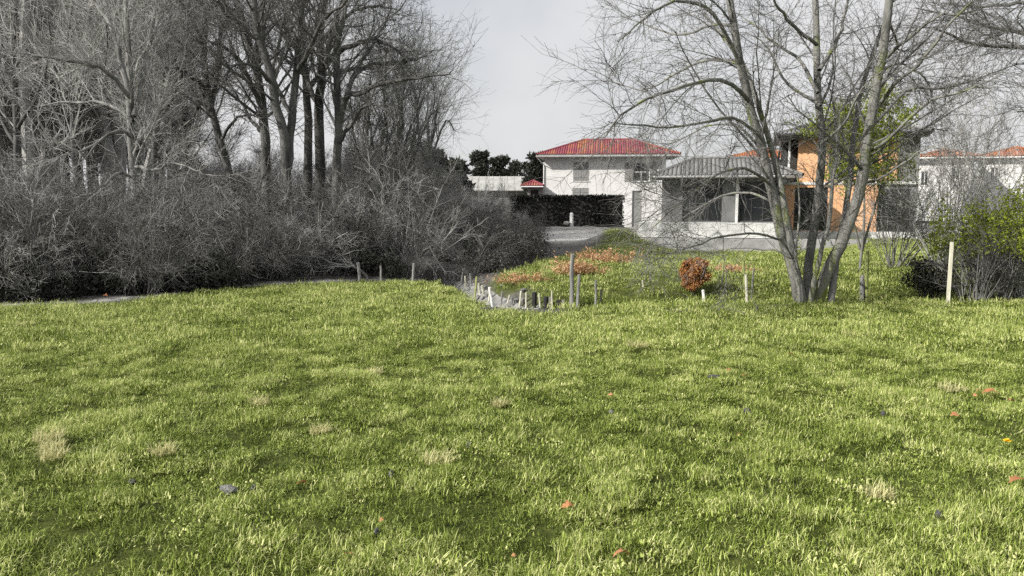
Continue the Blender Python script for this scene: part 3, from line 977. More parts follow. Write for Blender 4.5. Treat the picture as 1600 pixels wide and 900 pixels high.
# ================================================================== trees
def px_line(pts, Y0):
    return np.array([at(p[0], p[1], Y0 + (p[2] if len(p) > 2 else 0)) for p in pts])


def make_tree(name, label, group, Y0, stems, limbs, bark, twigm, rg, n1=30, n2=220, n3=1500, l1=(0.25, 0.5), l2=(0.3, 0.55), l3=(0.25, 0.5), up=0.06, droop=0.0, rmin=0.005, t1=0.35, extra=None, wob=0.02, ang1=(0.5, 1.1)):
    """stems / limbs: (photo points with depth offsets, base radius px, tip radius px)"""
    SP_, SR_ = [], []
    m = 14
    for pts, r0, r1 in stems + limbs:
        P = wobble(resample(px_line(pts, Y0), m), wob, rg)
        r = np.linspace(1, 0, m) ** 0.85 * (r0 - r1) + r1
        SP_.append(P); SR_.append(r * Y0 / F * (0.86 if Y0 > 17 else 1.0))
    P0 = np.array(SP_); R0 = np.array(SR_)
    ns = len(stems)
    base = P0[0, 0].copy()
    base[2] = float(gz(base[0], base[1])) - 0.08
    for i in range(ns):                       # roots of the stems flare into the ground
        if stems[i][0][0][1] > 380:
            P0[i, 0, 2] = float(gz(P0[i, 0, 0], P0[i, 0, 1])) - 0.1
            R0[i, 0] *= 1.2
    root = empty(name, base)
    tag(root, label, 'tree', group)
    off = -base
    tk = MB(); tk.tubes(P0[:ns] + off, R0[:ns], 10); tk.tubes(P0[ns:] + off, R0[ns:], 8); tk.build('trunk', bark, root, True)
    cr = MB()
    P1, R1 = grow(P0, R0, n1, rg, t1, 1.0, ang1, l1, 8, 0.42, up, 0.13, rmin * 1.6, rmax=2.6 * Y0 / F)
    cr.tubes(P1 + off, R1, 5)
    PA, RA = np.concatenate([resample_all(P0, 8), P1]), np.concatenate([R0[:, np.linspace(0, m - 1, 8).astype(int)], R1])
    P2, R2 = grow(PA, RA, n2, rg, max(0.2, t1 - 0.15), 1.0, (0.45, 1.0), None, 6, 0.5, up * 0.7 - droop, 0.16, rmin * 1.2, rmax=rmin * 2.2, absl=(0.35 * Y0 / 22 * l2[0] * 3, 1.5 * Y0 / 22 * l2[1] * 2))
    cr.tubes(P2 + off, R2, 4)
    P3, R3 = grow(np.concatenate([P2, resample_all(P1, 6)]), np.concatenate([R2, R1[:, [0, 1, 3, 4, 6, 7]]]), n3, rg, 0.15, 1.0, (0.4, 1.1), None, 4, 0.55, up * 0.5 - droop, 0.22, rmin * 0.8, rmax=rmin * 1.1, absl=(0.15 * Y0 / 20 * l3[0] * 4, 0.75 * Y0 / 20 * l3[1] * 2))
    cr.tubes(P3 + off, R3, 3)
    if extra: extra(cr, P3 + off, R3, rg)
    cr.build('crown', twigm, root, False)
    return root


def resample_all(P, m):
    idx = np.linspace(0, P.shape[1] - 1, m)
    i = np.minimum(idx.astype(int), P.shape[1] - 2); f = (idx - i)[None, :, None]
    return P[:, i] * (1 - f) + P[:, i + 1] * f


WE = 'bare trees at the edge of the wood'
rg = np.random.default_rng(5)
make_tree('edge_tree', 'pale straight bare tree with long arching side limbs nearest the field edge', WE, 18.0,
          [([(210, 456), (209, 420), (209, 330), (208, 260, .1), (206, 200, .1), (203, 150, .1), (200, 60, .2), (198, 0, .4), (196, -70, .6)], 8.5, 3.0)],
          [([(203, 152), (170, 112, -.5), (140, 101, -.8), (95, 93, -1.2), (50, 88, -1.6)], 4.5, 1.2),
           ([(203, 150), (186, 80, .3), (178, 50, .5), (160, 18, .9), (138, -10, 1.2), (110, -45, 1.5)], 5, 1.5),
           ([(209, 182), (228, 90, .6), (238, 40, .9), (243, 0, 1.1), (252, -60, 1.4)], 5, 1.5),
           ([(207, 190), (168, 162, .6), (110, 160, 1.2), (55, 166, 1.6)], 3.8, 1),
           ([(209, 262), (240, 266, -.6), (268, 255, -1.0), (310, 268, -1.4)], 3, .8),
           ([(208, 278), (185, 270, -.5), (160, 290, -.9), (138, 305, -1.2), (105, 305, -1.4)], 3, .8),
           ([(209, 340), (235, 335, -.6), (262, 342, -.8), (290, 360, -1.0), (322, 374, -1.1)], 2.4, .7),
           ([(208, 215), (185, 205, -.7), (120, 240, -1.2), (85, 222, -1.4), (62, 268, -1.5)], 3.2, .8)],
          M['bark_mid'], M['twig'], rg, 70, 520, 4200, rmin=0.005, wob=.02)
make_tree('edge_tree', 'dark leaning bare tree between the pale straight tree and the tall twin trunk', WE, 24.0,
          [([(378, 416), (366, 320), (350, 240), (336, 190), (326, 150), (318, 85), (302, 35), (275, -5), (250, -60)], 8, 3)],
          [([(330, 165), (342, 110, .5), (344, 60, .8), (350, 0, 1.2), (352, -50, 1.5)], 5, 2),
           ([(326, 150), (300, 120, -.6), (270, 105, -1), (235, 110, -1.4)], 4, 1),
           ([(318, 85), (322, 40, .6), (316, 0, 1), (318, -60, 1.4)], 4, 2),
           ([(345, 220), (365, 190, -.8), (385, 178, -1.3), (410, 186, -1.6)], 3, 1)],
          M['bark'], M['twig'], rg, 36, 240, 1700, rmin=0.006)
make_tree('edge_tree', 'tall bare tree with outward curving top, first trunk of the dark group', WE, 23.0,
          [([(410, 420), (416, 300), (414, 230), (411, 170), (400, 110), (388, 60), (374, 18), (356, -40)], 10, 4)],
          [([(411, 172), (392, 132, -.6), (372, 92, -1), (342, 70, -1.5), (300, 62, -2)], 5.5, 1.2),
           ([(402, 112), (406, 55, .6), (413, 0, 1), (418, -60, 1.4)], 5.5, 2.2),
           ([(392, 75), (372, 45, .6), (340, 30, 1), (310, 5, 1.6)], 4, 1.2),
           ([(414, 210), (395, 190, .8), (372, 150, 1.4), (352, 120, 2)], 4, 1)],
          M['bark'], M['twig_dark'], rg, 48, 300, 2000, rmin=0.006)
make_tree('edge_tree', 'bare tree forking low into two thick dark stems', WE, 21.0,
          [([(448, 420), (449, 330), (447, 240), (443, 205), (432, 168), (425, 130), (417, 90), (404, 50), (398, 0), (392, -60)], 10, 4.5),
           ([(449, 262), (453, 225, .2), (457, 180, .3), (463, 120, .5), (466, 60, .6), (471, 0, .8), (473, -60, 1)], 8.5, 4)],
          [([(457, 180, .3), (440, 150, .8), (425, 110, 1.2), (440, 60, 1.6), (430, 10, 2)], 4.5, 1.5),
           ([(464, 110, .4), (482, 80, -.3), (500, 40, -.8), (530, 10, -1.3), (560, -20, -1.6)], 5, 1.4),
           ([(425, 130), (400, 105, -.6), (375, 100, -1), (350, 120, -1.4)], 4, 1)],
          M['bark'], M['twig_dark'], rg, 48, 300, 2000, rmin=0.006)
make_tree('edge_tree', 'straight bare tree in the middle of the dark trunk group', WE, 26.0,
          [([(481, 404), (482, 250), (480, 150), (474, 90), (470, 40), (476, -50)], 8.5, 3.5)],
          [([(480, 140), (500, 120, -.6), (523, 114, -1), (560, 106, -1.6), (620, 100, -2.2), (652, 94, -2.6)], 5, 1),
           ([(474, 90), (450, 60, .6), (430, 30, 1), (425, -20, 1.5)], 4.5, 1.5)],
          M['bark'], M['twig'], rg, 32, 190, 1250, rmin=0.006)
make_tree('edge_tree', 'thick bare tree with one heavy limb arching over to the sky gap', WE, 24.0,
          [([(497, 412), (498, 260), (497, 165), (503, 120), (500, 60), (508, 0), (513, -60)], 10, 4.5)],
          [([(499, 102), (523, 86, -.4), (555, 69, -.8), (585, 63, -1.2), (615, 76, -1.5), (640, 96, -1.7)], 6, 1.2),
           ([(498, 168), (486, 140, .6), (472, 108, 1), (452, 78, 1.4), (446, 30, 1.8)], 5, 1.4),
           ([(502, 110), (520, 50, .6), (535, 0, 1), (560, -40, 1.5)], 5.5, 2),
           ([(504, 60), (540, 25, -.5), (580, 10, -.9), (620, 15, -1.2)], 4, 1)],
          M['bark'], M['twig_dark'], rg, 48, 300, 2000, rmin=0.006)
make_tree('edge_tree', 'bare tree with branches fanning right, last thick trunk before the sky gap', WE, 22.0,
          [([(523, 420), (526, 320), (526, 250), (530, 185), (526, 120), (530, 55), (540, 0), (545, -60)], 9.5, 3.2)],
          [([(530, 190), (541, 152, -.3), (560, 146, -.6), (592, 134, -1), (630, 124, -1.3), (668, 118, -1.6), (702, 116, -1.8)], 6, 1),
           ([(541, 152, -.3), (556, 118, .2), (580, 100, .6), (620, 96, 1), (665, 88, 1.3)], 4.5, 1),
           ([(529, 178), (552, 120, .6), (575, 80, 1), (600, 40, 1.5), (612, 10, 1.9)], 4.5, 1.2),
           ([(528, 225), (548, 196, -.5), (570, 166, -.8), (596, 168, -1.1), (622, 190, -1.3)], 4, 1)],
          M['bark'], M['twig_dark'], rg, 48, 300, 2000, rmin=0.006)
thin_labels = ['thin bare sapling just right of the thick fanning tree', 'slender grey pole tree leaning slightly towards the sky gap', 'slim bare pole tree with a forked tip against the sky',
               'thin upright bare tree, second from the end of the wood', 'last thin bare tree at the right end of the wood']
thin = [(565, 577, 110, 26), (592, 602, 70, 27), (618, 632, 110, 25), (640, 655, 130, 27), (668, 682, 165, 29)]
for (pb, pt, top, Yd), lb in zip(thin, thin_labels):
    make_tree('sapling', lb, 'thin trees at the end of the wood', Yd,
              [([(pb, 404), (pb + 2, 330), (pb + 1, 250), ((pb + pt) / 2 + 4, 200), (pt - 2, (top + 200) / 2), (pt + 4, top)], 4.0, 1.0),
               ([(pb + 2, 300), (pb + 10, 240, .5), (pt + 14, 190, .8), (pt + 30, top + 40, 1.2)], 3.0, .8)],
              [([(pb + 2, 260), (pb - 12, 220, -.5), (pb - 16, 170, -.9), (pb - 22, 130, -1.2)], 2.2, .7)],
              M['bark'], M['twig'], rg, 26, 150, 900, rmin=0.005, ang1=(0.3, 0.7), up=0.12)
back_labels = ['dark upright bare tree nearest the left frame edge', 'slim dark bare tree left of the pale straight tree', 'grey bare tree close behind the pale straight tree',
               'grey bare tree with spreading top right of the pale straight tree']
for (pb, pt, Yd, r), lb in zip([(28, 20, 23, 6), (118, 105, 22, 5), (243, 262, 25, 6), (292, 285, 28, 7)], back_labels):
    make_tree('wood_tree', lb, WE, Yd,
              [([(pb, 430), (pb + 2, 330), (pb - 2, 240), ((pb + pt) / 2, 160), (pt, 80), (pt + 4, 10), (pt, -60)], r, 2.5)],
              [([(pb, 230), (pb - 30, 180, .6), (pb - 55, 120, 1.1), (pb - 70, 60, 1.6)], r * .55, 1), ([(pb, 200), (pb + 28, 150, -.6), (pb + 48, 90, -1.1), (pb + 50, 30, -1.6)], r * .55, 1),
               ([(pt, 110), (pt + 30, 60, .8), (pt + 40, 0, 1.3)], r * .5, 1)],
              M['bark'], M['twig'], rg, 36, 240, 1700, rmin=0.006)


# ---- the wood behind, one mass of bare crowns
def wood_proto(h, r, seed, n1, n2, n3, spread, base=0.25, leafy=None, bark=None):
    g = np.random.default_rng(seed)
    k = 2 if seed % 2 else 1
    P = []
    for i in range(k):
        lean = g.normal(size=2) * h * 0.06
        pts = [(0, 0, -0.3)] + [(lean[0] * t + g.normal() * 0.12, lean[1] * t + g.normal() * 0.12, h * t) for t in (0.2, 0.4, 0.6, 0.8, 1.0)]
        P.append(resample(pts, 12))
    P = np.array(P); R = np.repeat((np.linspace(1, 0.16, 12) * r)[None], k, 0)
    mb = MB(); mb.tubes(P, R, 6)
    P1, R1 = grow(P, R, n1, g, base, 0.98, (0.5, 1.0), spread, 7, 0.5, 0.10, 0.13, 0.012)
    mb.tubes(P1, R1, 4)
    P2, R2 = grow(P1, R1, n2, g, 0.15, 1.0, (0.5, 1.0), (0.3, 0.6), 5, 0.5, 0.05, 0.18, 0.009)
    mb.tubes(P2, R2, 3)
    P3, R3 = grow(P2, R2, n3, g, 0.1, 1.0, (0.4, 1.1), None, 4, 0.55, 0.03, 0.22, 0.007, absl=(0.3, 1.0))
    mb.tubes(P3, R3, 3)
    return mb.mesh('wood_tree', bark or M['twig'])


wp = [wood_proto(11 + 1.2 * i, 0.15 + 0.015 * i, 60 + i, 34, 330, 3000, (0.22, 0.42)) for i in range(4)]
wp += [wood_proto(6.0, 0.07, 70 + i, 30, 240, 1900, (0.25, 0.5), 0.1) for i in range(2)]
pts, vi, s_ = [], [], []
tries = 0
while len(pts) < 112 and tries < 4000:
    tries += 1
    Yd = rng.uniform(26, 62)
    pxx = rng.uniform(-180, 330) if rng.uniform() < 0.60 else rng.uniform(300, 660)
    tall = pxx < 285
    x = (pxx - 800) * Yd / F
    if any((x - a) ** 2 + (Yd - b) ** 2 < 2.2 for a, b, _ in pts): continue
    pts.append((x, Yd, float(gz(x, Yd)))); vi.append(rng.integers(0, 4) if tall else rng.integers(4, 6))
    s_.append(rng.uniform(0.8, 1.25) * (1.12 if tall else 0.60))
for k in range(22):                                  # lower growth running down to the end of the wood
    Yd = rng.uniform(24, 44); pxx = rng.uniform(560, 715)
    x = (pxx - 800) * Yd / F
    pts.append((x, Yd, float(gz(x, Yd)))); vi.append(rng.integers(4, 6)); s_.append(rng.uniform(0.5, 0.85) * (1.15 - (pxx - 560) / 260))
n_ = len(pts)
scatter('woodland', np.array(pts), np.stack([rng.normal(size=n_) * 0.05, rng.normal(size=n_) * 0.05, rng.uniform(0, 6.28, n_)], -1), np.repeat(np.array(s_)[:, None], 3, 1), vi, np.full(n_, .5), wp, 'dense grey wood of bare trees filling the left distance', 'wood')


# ---- undergrowth: bare bushes, arching canes and dark leaves
def bush_proto(seed, h, n0, n1, n2, mat, spread=0.8, rmin=0.005):
    g = np.random.default_rng(seed)
    a = g.uniform(0, 6.28, n0); ln = g.uniform(0.5, 1.0, n0) * h
    P = np.zeros((n0, 7, 3)); d = np.stack([np.cos(a) * spread * g.uniform(.2, 1, n0), np.sin(a) * spread * g.uniform(.2, 1, n0), np.ones(n0)], -1)
    P[:, 0] = np.stack([np.cos(a) * 0.1, np.sin(a) * 0.1, np.full(n0, -0.1)], -1)
    for k in range(1, 7):
        d = d + g.normal(size=(n0, 3)) * 0.16; d[:, 2] -= 0.09; d /= np.linalg.norm(d, axis=1, keepdims=True)
        P[:, k] = P[:, k - 1] + d * (ln / 6)[:, None]
    R = np.repeat((np.linspace(1, 0.4, 7) * rmin * 2.2)[None], n0, 0)
    mb = MB(); mb.tubes(P, R, 4)
    P1, R1 = grow(P, R, n1, g, 0.2, 1, (0.4, 1.0), (0.25, 0.6), 5, 0.6, 0.0, 0.2, rmin)
    mb.tubes(P1, R1, 3)
    P2, R2 = grow(P1, R1, n2, g, 0.1, 1, (0.4, 1.1), None, 3, 0.6, 0.0, 0.2, rmin * 0.7, absl=(0.12, 0.4))
    mb.tubes(P2, R2, 3)
    return mb.mesh('bush', mat)


def leafy_proto(seed, rad, h, n, size, mat):
    g = np.random.default_rng(seed)
    C = g.normal(size=(n, 3)); C /= np.linalg.norm(C, axis=1, keepdims=True)
    lob = 1 + 0.25 * np.sin(C[:, 0] * 5 + seed) * np.cos(C[:, 1] * 4) + 0.2 * g.normal(size=n) * 0.6
    C *= (g.uniform(0.35, 1.0, n) ** 0.5 * lob)[:, None]
    C[:, 2] = np.abs(C[:, 2])
    C *= (rad, rad, h)
    return MB().leaves(C, size, g, 0.2, 0.55).mesh('leaf_clump', mat)


bp_ = [bush_proto(81 + i, 2.4, 16, 110, 900, M['twig']) for i in range(3)]
bp_ += [bush_proto(86 + i, 1.8, 14, 90, 700, M['twig_pale']) for i in range(2)]
bp_ += [bush_proto(90 + i, 2.0, 16, 110, 900, M['twig_dark']) for i in range(2)]
lp_ = [leafy_proto(95 + i, 0.75, 0.75, 1500, 0.10, M['ivy']) for i in range(3)]
lq_ = [leafy_proto(98 + i, 0.9, 1.1, 1500, 0.09, M['litter_leaf']) for i in range(2)]
pts, vi, s_ = [], [], []


def wood_ok(x, y):
    return y > field_edge(x) + 0.75 and x < bank_left(max(y, 18)) - 0.55 and dist_poly(np.array(x), np.array(y), DITCH) > 0.75 and math.hypot(x + 1.5, y - 17.6) > 1.5


for k in range(9000):
    if len(pts) > 640: break
    Yd = 14 + 26 * rng.uniform(0, 1) ** 1.6; pxx = rng.uniform(-120, 830)
    x = (pxx - 800) * Yd / F
    if not wood_ok(x, Yd): continue
    front = Yd - field_edge(x)
    u = rng.uniform()
    if front < 2.2:
        v = rng.integers(7, 10) if u < 0.48 else (rng.integers(3, 5) if u < 0.56 else rng.integers(5, 7)); s = rng.uniform(0.55, 1.05)
    else:
        v = rng.integers(0, 3) if u < 0.17 else (rng.integers(3, 5) if u < 0.21 else (rng.integers(5, 7) if u < 0.48 else (rng.integers(7, 10) if u < 0.76 else rng.integers(10, 12))))
        s = rng.uniform(0.75, 1.45)
    if pxx > 640:
        s *= 0.75
        if v in (0, 1, 2, 3, 4): v = rng.integers(5, 10)
    pts.append((x, Yd, float(gz(x, Yd)))); vi.append(v); s_.append(s)
n_ = len(pts)
scatter('thicket', np.array(pts), np.stack([rng.normal(size=n_) * 0.1, rng.normal(size=n_) * 0.1, rng.uniform(0, 6.28, n_)], -1), np.repeat(np.array(s_)[:, None], 3, 1), vi, np.full(n_, .5), bp_ + lp_ + lq_, 'tangled dark undergrowth of bare bushes and brambles along the wood', 'undergrowth')


# ================================================================== the big tree on the right
rg = np.random.default_rng(21)


def sprouts(cr, P3, R3, g):
    pass


TB = 13.75
make_tree('three_stem_tree', 'large bare tree with three diverging stems at the far field edge', None, TB,
          [([(1252, 472), (1240, 425), (1222, 370), (1206, 300), (1192, 235), (1172, 165), (1158, 105), (1146, 45), (1138, -15), (1130, -80)], 9.0, 4.4),
           ([(1262, 473), (1262, 430, .15), (1270, 370, .25), (1279, 300, .3), (1284, 230, .35), (1278, 150, .4), (1277, 80, .45), (1274, 0, .5), (1270, -80, .6)], 7.6, 4.2),
           ([(1274, 471), (1292, 425, -.1), (1318, 375, -.2), (1340, 310, -.3), (1352, 245, -.4), (1366, 165, -.5), (1376, 95, -.55), (1388, 25, -.6), (1400, -60, -.7)], 9.8, 5.3),
           ([(1256, 474, -.12), (1246, 430, -.15), (1234, 370, -.12), (1222, 300, 0), (1205, 230, .1), (1186, 165, .2), (1165, 105, .5), (1130, 60, .9), (1100, 20, 1.3)], 6.5, 2),
           ([(1300, 410, -.1), (1322, 330, .4), (1335, 200, .8), (1344, 145, 1.0), (1362, 90, 1.2), (1380, 40, 1.4), (1400, -30, 1.6)], 5, 2.5),
           ([(1266, 473, -.2), (1276, 420, -.25), (1294, 350, -.2), (1302, 285, 0), (1308, 215, .2), (1300, 150, .4)], 4.2, 1.5),
           ([(1250, 474, -.25), (1248, 430, -.3), (1244, 390, -.3), (1250, 330, -.2), (1246, 270, 0)], 2.6, 1.0)],
          [([(1172, 160), (1140, 130, -.6), (1100, 126, -1.1), (1060, 138, -1.5), (1015, 152, -1.9), (975, 178, -2.2), (945, 215, -2.4)], 3.4, 0.75),
           ([(1156, 100), (1120, 93, .6), (1090, 98, 1.0), (1050, 118, 1.5), (1010, 140, 1.9), (965, 130, 2.3)], 2.8, 0.68),
           ([(1158, 105), (1120, 30, -.5), (1085, 5, -.8), (1040, 6, -1.2), (1000, 35, -1.6), (965, 65, -1.9)], 3.4, 0.75),
           ([(1145, 40), (1110, 40, .8), (1065, 55, 1.3), (1025, 45, 1.8), (970, 25, 2.4)], 2.6, 0.68),
           ([(1185, 210), (1150, 185, -.4), (1110, 190, -.9), (1050, 200, -1.4), (1000, 195, -1.8), (950, 190, -2.2)], 2.6, 0.60),
           ([(1196, 248), (1160, 200, .7), (1110, 196, 1.2), (1060, 220, 1.7), (1010, 235, 2.1)], 2.2, 0.60),
           ([(1205, 290), (1160, 262, -.8), (1110, 280, -1.4), (1060, 320, -1.9), (1015, 360, -2.2)], 2.4, 0.60),
           ([(1212, 320), (1170, 300, .6), (1120, 310, 1.0), (1060, 345, 1.4), (1010, 385, 1.7)], 2.2, 0.60),
           ([(1225, 375), (1180, 365, -.7), (1120, 372, -1.3), (1070, 390, -1.7), (1020, 398, -2.0)], 2.1, 0.60),
           ([(1232, 395), (1190, 390, .4), (1140, 388, .8), (1100, 400, 1.2)], 1.7, 0.52),
           ([(1278, 145), (1250, 95, .6), (1215, 70, .9), (1180, 40, 1.2), (1150, 20, 1.5)], 3.0, 0.75),
           ([(1276, 70), (1240, 40, -.4), (1215, 10, -.7), (1195, -30, -1)], 3.0, 1.12),
           ([(1280, 110), (1310, 60, .8), (1320, 20, 1.1), (1335, -30, 1.4)], 3.4, 1.35),
           ([(1282, 165), (1230, 130, .5), (1200, 75, .9), (1165, 50, 1.2)], 2.6, 0.75),
           ([(1283, 225), (1320, 190, -.6), (1345, 140, -.9), (1380, 110, -1.2)], 2.2, 0.75),
           ([(1364, 175), (1400, 130, -.6), (1440, 95, -1.0), (1490, 30, -1.4), (1520, 0, -1.7)], 3.2, 0.90),
           ([(1352, 245), (1390, 215, -.9), (1450, 160, -1.4), (1500, 145, -1.8), (1560, 120, -2.2)], 3.0, 0.68),
           ([(1360, 200), (1420, 140, .8), (1470, 140, 1.3), (1520, 125, 1.8), (1590, 100, 2.4)], 2.6, 0.68),
           ([(1378, 95), (1420, 60, -.7), (1470, 25, -1.1), (1530, 20, -1.5)], 3.0, 0.75),
           ([(1374, 110), (1410, 100, .8), (1450, 130, 1.3), (1460, 180, 1.6)], 2.2, 0.60),
           ([(1345, 290), (1390, 270, -.6), (1440, 235, -1.0), (1480, 230, -1.4)], 2.2, 0.60),
           ([(1388, 30), (1400, 60, .8), (1410, 80, 1.3), (1450, 60, 2.0)], 2.2, 0.60)],
          M['bark_moss'], M['twig_dark'], rg, 120, 1100, 9500, rmin=0.0042, t1=0.33, droop=0.05, up=0.02, wob=.010, l2=(0.4, 0.62), l3=(0.35, 0.62))
# ---- boughs reaching in from a tree standing outside the frame
make_tree('right_edge_tree', 'bare tree outside the frame whose dark boughs reach in at top right', None, 15.0,
          [([(1760, 455), (1752, 330), (1740, 200), (1728, 100), (1722, 10), (1720, -80)], 14, 6)],
          [([(1735, 150), (1690, 105, -.2), (1640, 82, -.4), (1600, 74, -.5), (1555, 72, -.6), (1510, 66, -.8), (1460, 44, -1.0)], 6, 1),
           ([(1730, 120), (1680, 90, .2), (1620, 62, .4), (1590, 50, .5), (1545, 42, .7), (1500, 28, .9), (1430, 12, 1.1)], 6, 1),
           ([(1726, 70), (1660, 20, .5), (1600, 6, .8), (1540, 10, 1.1), (1470, 5, 1.4)], 5, 1),
           ([(1738, 190), (1690, 165, .8), (1640, 160, 1.2), (1590, 175, 1.5)], 4, 1)],
          M['bark'], M['twig_dark'], rg, 36, 260, 1600, rmin=0.0045, t1=0.4)


# ================================================================== shrubs
def shrub(name, label, cat, px, py, h, n0, n1, n2, stemm, spread=0.5, leaf=None, nleaf=0, lsize=0.05, zlo=0.0, rmin=0.004, group=None, Yd=None, seed=1, leaf_name='foliage', droop=0.09):
    g = np.random.default_rng(seed)
    if Yd is None:
        p = gp(px, py)
    else:
        x = (px - 800) * Yd / F; p = np.array((x, Yd, float(gz(x, Yd))))
    root = empty(name, p); tag(root, label, cat, group)
    a = g.uniform(0, 6.28, n0); ln = g.uniform(0.65, 1.05, n0) * h
    P = np.zeros((n0, 8, 3))
    d = np.stack([np.cos(a) * spread * g.uniform(.1, 1, n0), np.sin(a) * spread * g.uniform(.1, 1, n0), np.ones(n0)], -1)
    rb = g.uniform(0.02, 0.09, n0) * (1 + h * 0.3)
    P[:, 0] = np.stack([np.cos(a) * rb, np.sin(a) * rb, np.full(n0, -0.08)], -1)
    for k in range(1, 8):
        d = d + g.normal(size=(n0, 3)) * 0.09; d[:, 2] -= droop * 0.4; d /= np.linalg.norm(d, axis=1, keepdims=True)
        P[:, k] = P[:, k - 1] + d * (ln / 7)[:, None]
    R = np.linspace(1, 0.4, 8)[None] * rmin * g.uniform(1.6, 3.2, n0)[:, None]
    mb = MB(); mb.tubes(P, R, 5); mb.build('stems', stemm, root, True)
    tw = MB()
    P1, R1 = grow(P, R, n1, g, 0.25, 1, (0.35, 0.9), (0.25, 0.6), 5, 0.6, 0.02, 0.16, rmin)
    P2, R2 = grow(P1, R1, n2, g, 0.1, 1, (0.4, 1.0), None, 4, 0.6, 0.02, 0.2, rmin * 0.7, absl=(0.10 * h ** .5, 0.32 * h ** .5))
    tw.tubes(P1, R1, 4); tw.tubes(P2, R2, 3)
    tw.build('twigs', stemm, root)
    if leaf is not None:
        PP = np.concatenate([P2.reshape(-1, 3), P1[:, 2:].reshape(-1, 3)])
        PP = PP[PP[:, 2] > zlo]
        C = PP[g.integers(0, len(PP), nleaf)] + g.normal(size=(nleaf, 3)) * lsize * 0.8
        MB().leaves(C, lsize, g, 0.15, 0.6).build(leaf_name, leaf, root)
    return root


# russet beech keeping its dead leaves
p = gp(1083, 461)
rs = empty('russet_shrub', p); tag(rs, 'round russet shrub still holding its dead orange-brown leaves', 'shrub')
g = np.random.default_rng(33)
sm = MB(); n0 = 9
a = g.uniform(0, 6.28, n0)
P = np.stack([np.stack([np.cos(a) * r_, np.sin(a) * r_, np.full(n0, z_)], -1) for r_, z_ in ((0.02, -.08), (.05, .15), (.11, .35), (.17, .55), (.20, .75))], 1)
P[:, 1:] += g.normal(size=P[:, 1:].shape) * 0.03
sm.tubes(P, np.repeat(np.linspace(.012, .004, 5)[None], n0, 0), 5); sm.build('stems', M['bark'], rs)
nb = 70
B = g.normal(size=(nb, 3)); B /= np.linalg.norm(B, axis=1, keepdims=True)
B *= (g.uniform(0.15, 1.0, nb) ** 0.45 * g.uniform(0.8, 1.12, nb))[:, None]
B = B * (0.265, 0.265, 0.37) + (0, 0, 0.47)
cs = g.uniform(.06, .115, nb)
n_ = 9500
j_ = g.integers(0, nb, n_)
D_ = g.normal(size=(n_, 3)); D_ /= np.linalg.norm(D_, axis=1, keepdims=True)
C = B[j_] + D_ * (g.uniform(.1, 1.15, n_) ** .6 * cs[j_])[:, None]
C = C[C[:, 2] > .02]
tw = MB()
tw.tubes(np.stack([B * (0.15, 0.15, 0.4), B * (.7, .7, .85), B * 1.06], 1), np.repeat(np.array([[.006, .004, .002]]), nb, 0), 4)
tw.build('twigs', M['bark'], rs)
MB().leaves(C, 0.05, g, -0.1, 0.6).build('foliage', M['russet'], rs)

# evergreen and leafy growth at the right
shrub('evergreen_shrub', 'dark glossy evergreen shrub beside the stout right-hand post', 'shrub', 1448, 471, 0.85, 14, 80, 260, M['bark'], 0.55, M['ivy'], 2600, 0.06, 0.03, seed=41)
shrub('leafy_shrub', 'many-stemmed shrub with fresh green leaves at the right frame edge', 'shrub', 1560, 474, 1.95, 34, 170, 700, M['twig_dark'], 0.42, M['spring'], 4600, 0.06, 1.0, seed=42, rmin=0.0045)
shrub('leafy_shrub', 'many-stemmed shrub with fresh green leaf tops just right of the stout post', 'shrub', 1518, 472, 1.7, 26, 130, 550, M['twig'], 0.40, M['spring'], 2700, 0.06, 0.95, seed=43, rmin=0.0045, Yd=14.6)
shrub('leafy_shrub', 'green-topped shrub half cut off by the right frame edge', 'shrub', 1612, 474, 1.75, 26, 130, 550, M['twig'], 0.40, M['spring'], 3200, 0.06, 0.95, seed=44, rmin=0.0045, Yd=14.2)
shrub('bare_shrub', 'tall tangled bare grey shrub in front of the orange house right side', 'shrub', 1400, 430, 3.0, 22, 160, 1200, M['twig'], 0.75, seed=45, Yd=20, rmin=0.006)
shrub('bare_shrub', 'tall bare grey shrub behind the stout right-hand post', 'shrub', 1470, 430, 4.0, 24, 200, 1900, M['twig'], 0.7, seed=46, Yd=19, rmin=0.006)
shrub('bare_shrub', 'tall bare shrub behind the leafy shrubs at the right edge', 'shrub', 1560, 430, 5.0, 28, 240, 2400, M['twig'], 0.6, seed=47, Yd=21, rmin=0.006)
shrub('bare_shrub', 'dark bare bush crowding the foot of the right-hand shrubs', 'shrub', 1590, 470, 1.5, 24, 170, 1300, M['twig_dark'], 0.7, seed=48, Yd=15.5, rmin=0.005)
shrub('bare_shrub', 'dark upright bare canes between the leafy shrubs at the right', 'shrub', 1535, 472, 1.35, 30, 130, 700, M['twig_dark'], 0.35, seed=49, Yd=13.9, rmin=0.0045)
# young tree coming into leaf in front of the orange house
p = np.array((at(1352, 430, 19.0)[0], 19.0, 0)); p[2] = gz(p[0], p[1])
p[0] -= 0.15
yt = empty('young_tree', p); tag(yt, 'slim young tree with sparse fresh green leaves before the orange house', 'tree')
g = np.random.default_rng(51)
P0 = np.array([resample([(0, 0, -.1), (.05, 0, 1.2), (0, .05, 2.2), (-.1, 0, 3.2), (-.12, 0, 3.9)], 10), resample([(0.02, 0, .4), (.3, .1, 1.4), (.55, .1, 2.4), (.65, .1, 3.4), (.7, .1, 3.7)], 10), resample([(0, .02, .5), (-.35, -.1, 1.5), (-.6, -.1, 2.4), (-.75, 0, 3.3), (-.8, 0, 3.6)], 10)])
R0 = np.repeat((np.linspace(1, .25, 10) * 0.035)[None], 3, 0)
MB().tubes(P0, R0, 7).build('trunk', M['bark_moss'], yt, True)
P1, R1 = grow(P0, R0, 60, g, .38, 1, (.5, 1.1), (.2, .42), 6, .5, .03, .12, .005)
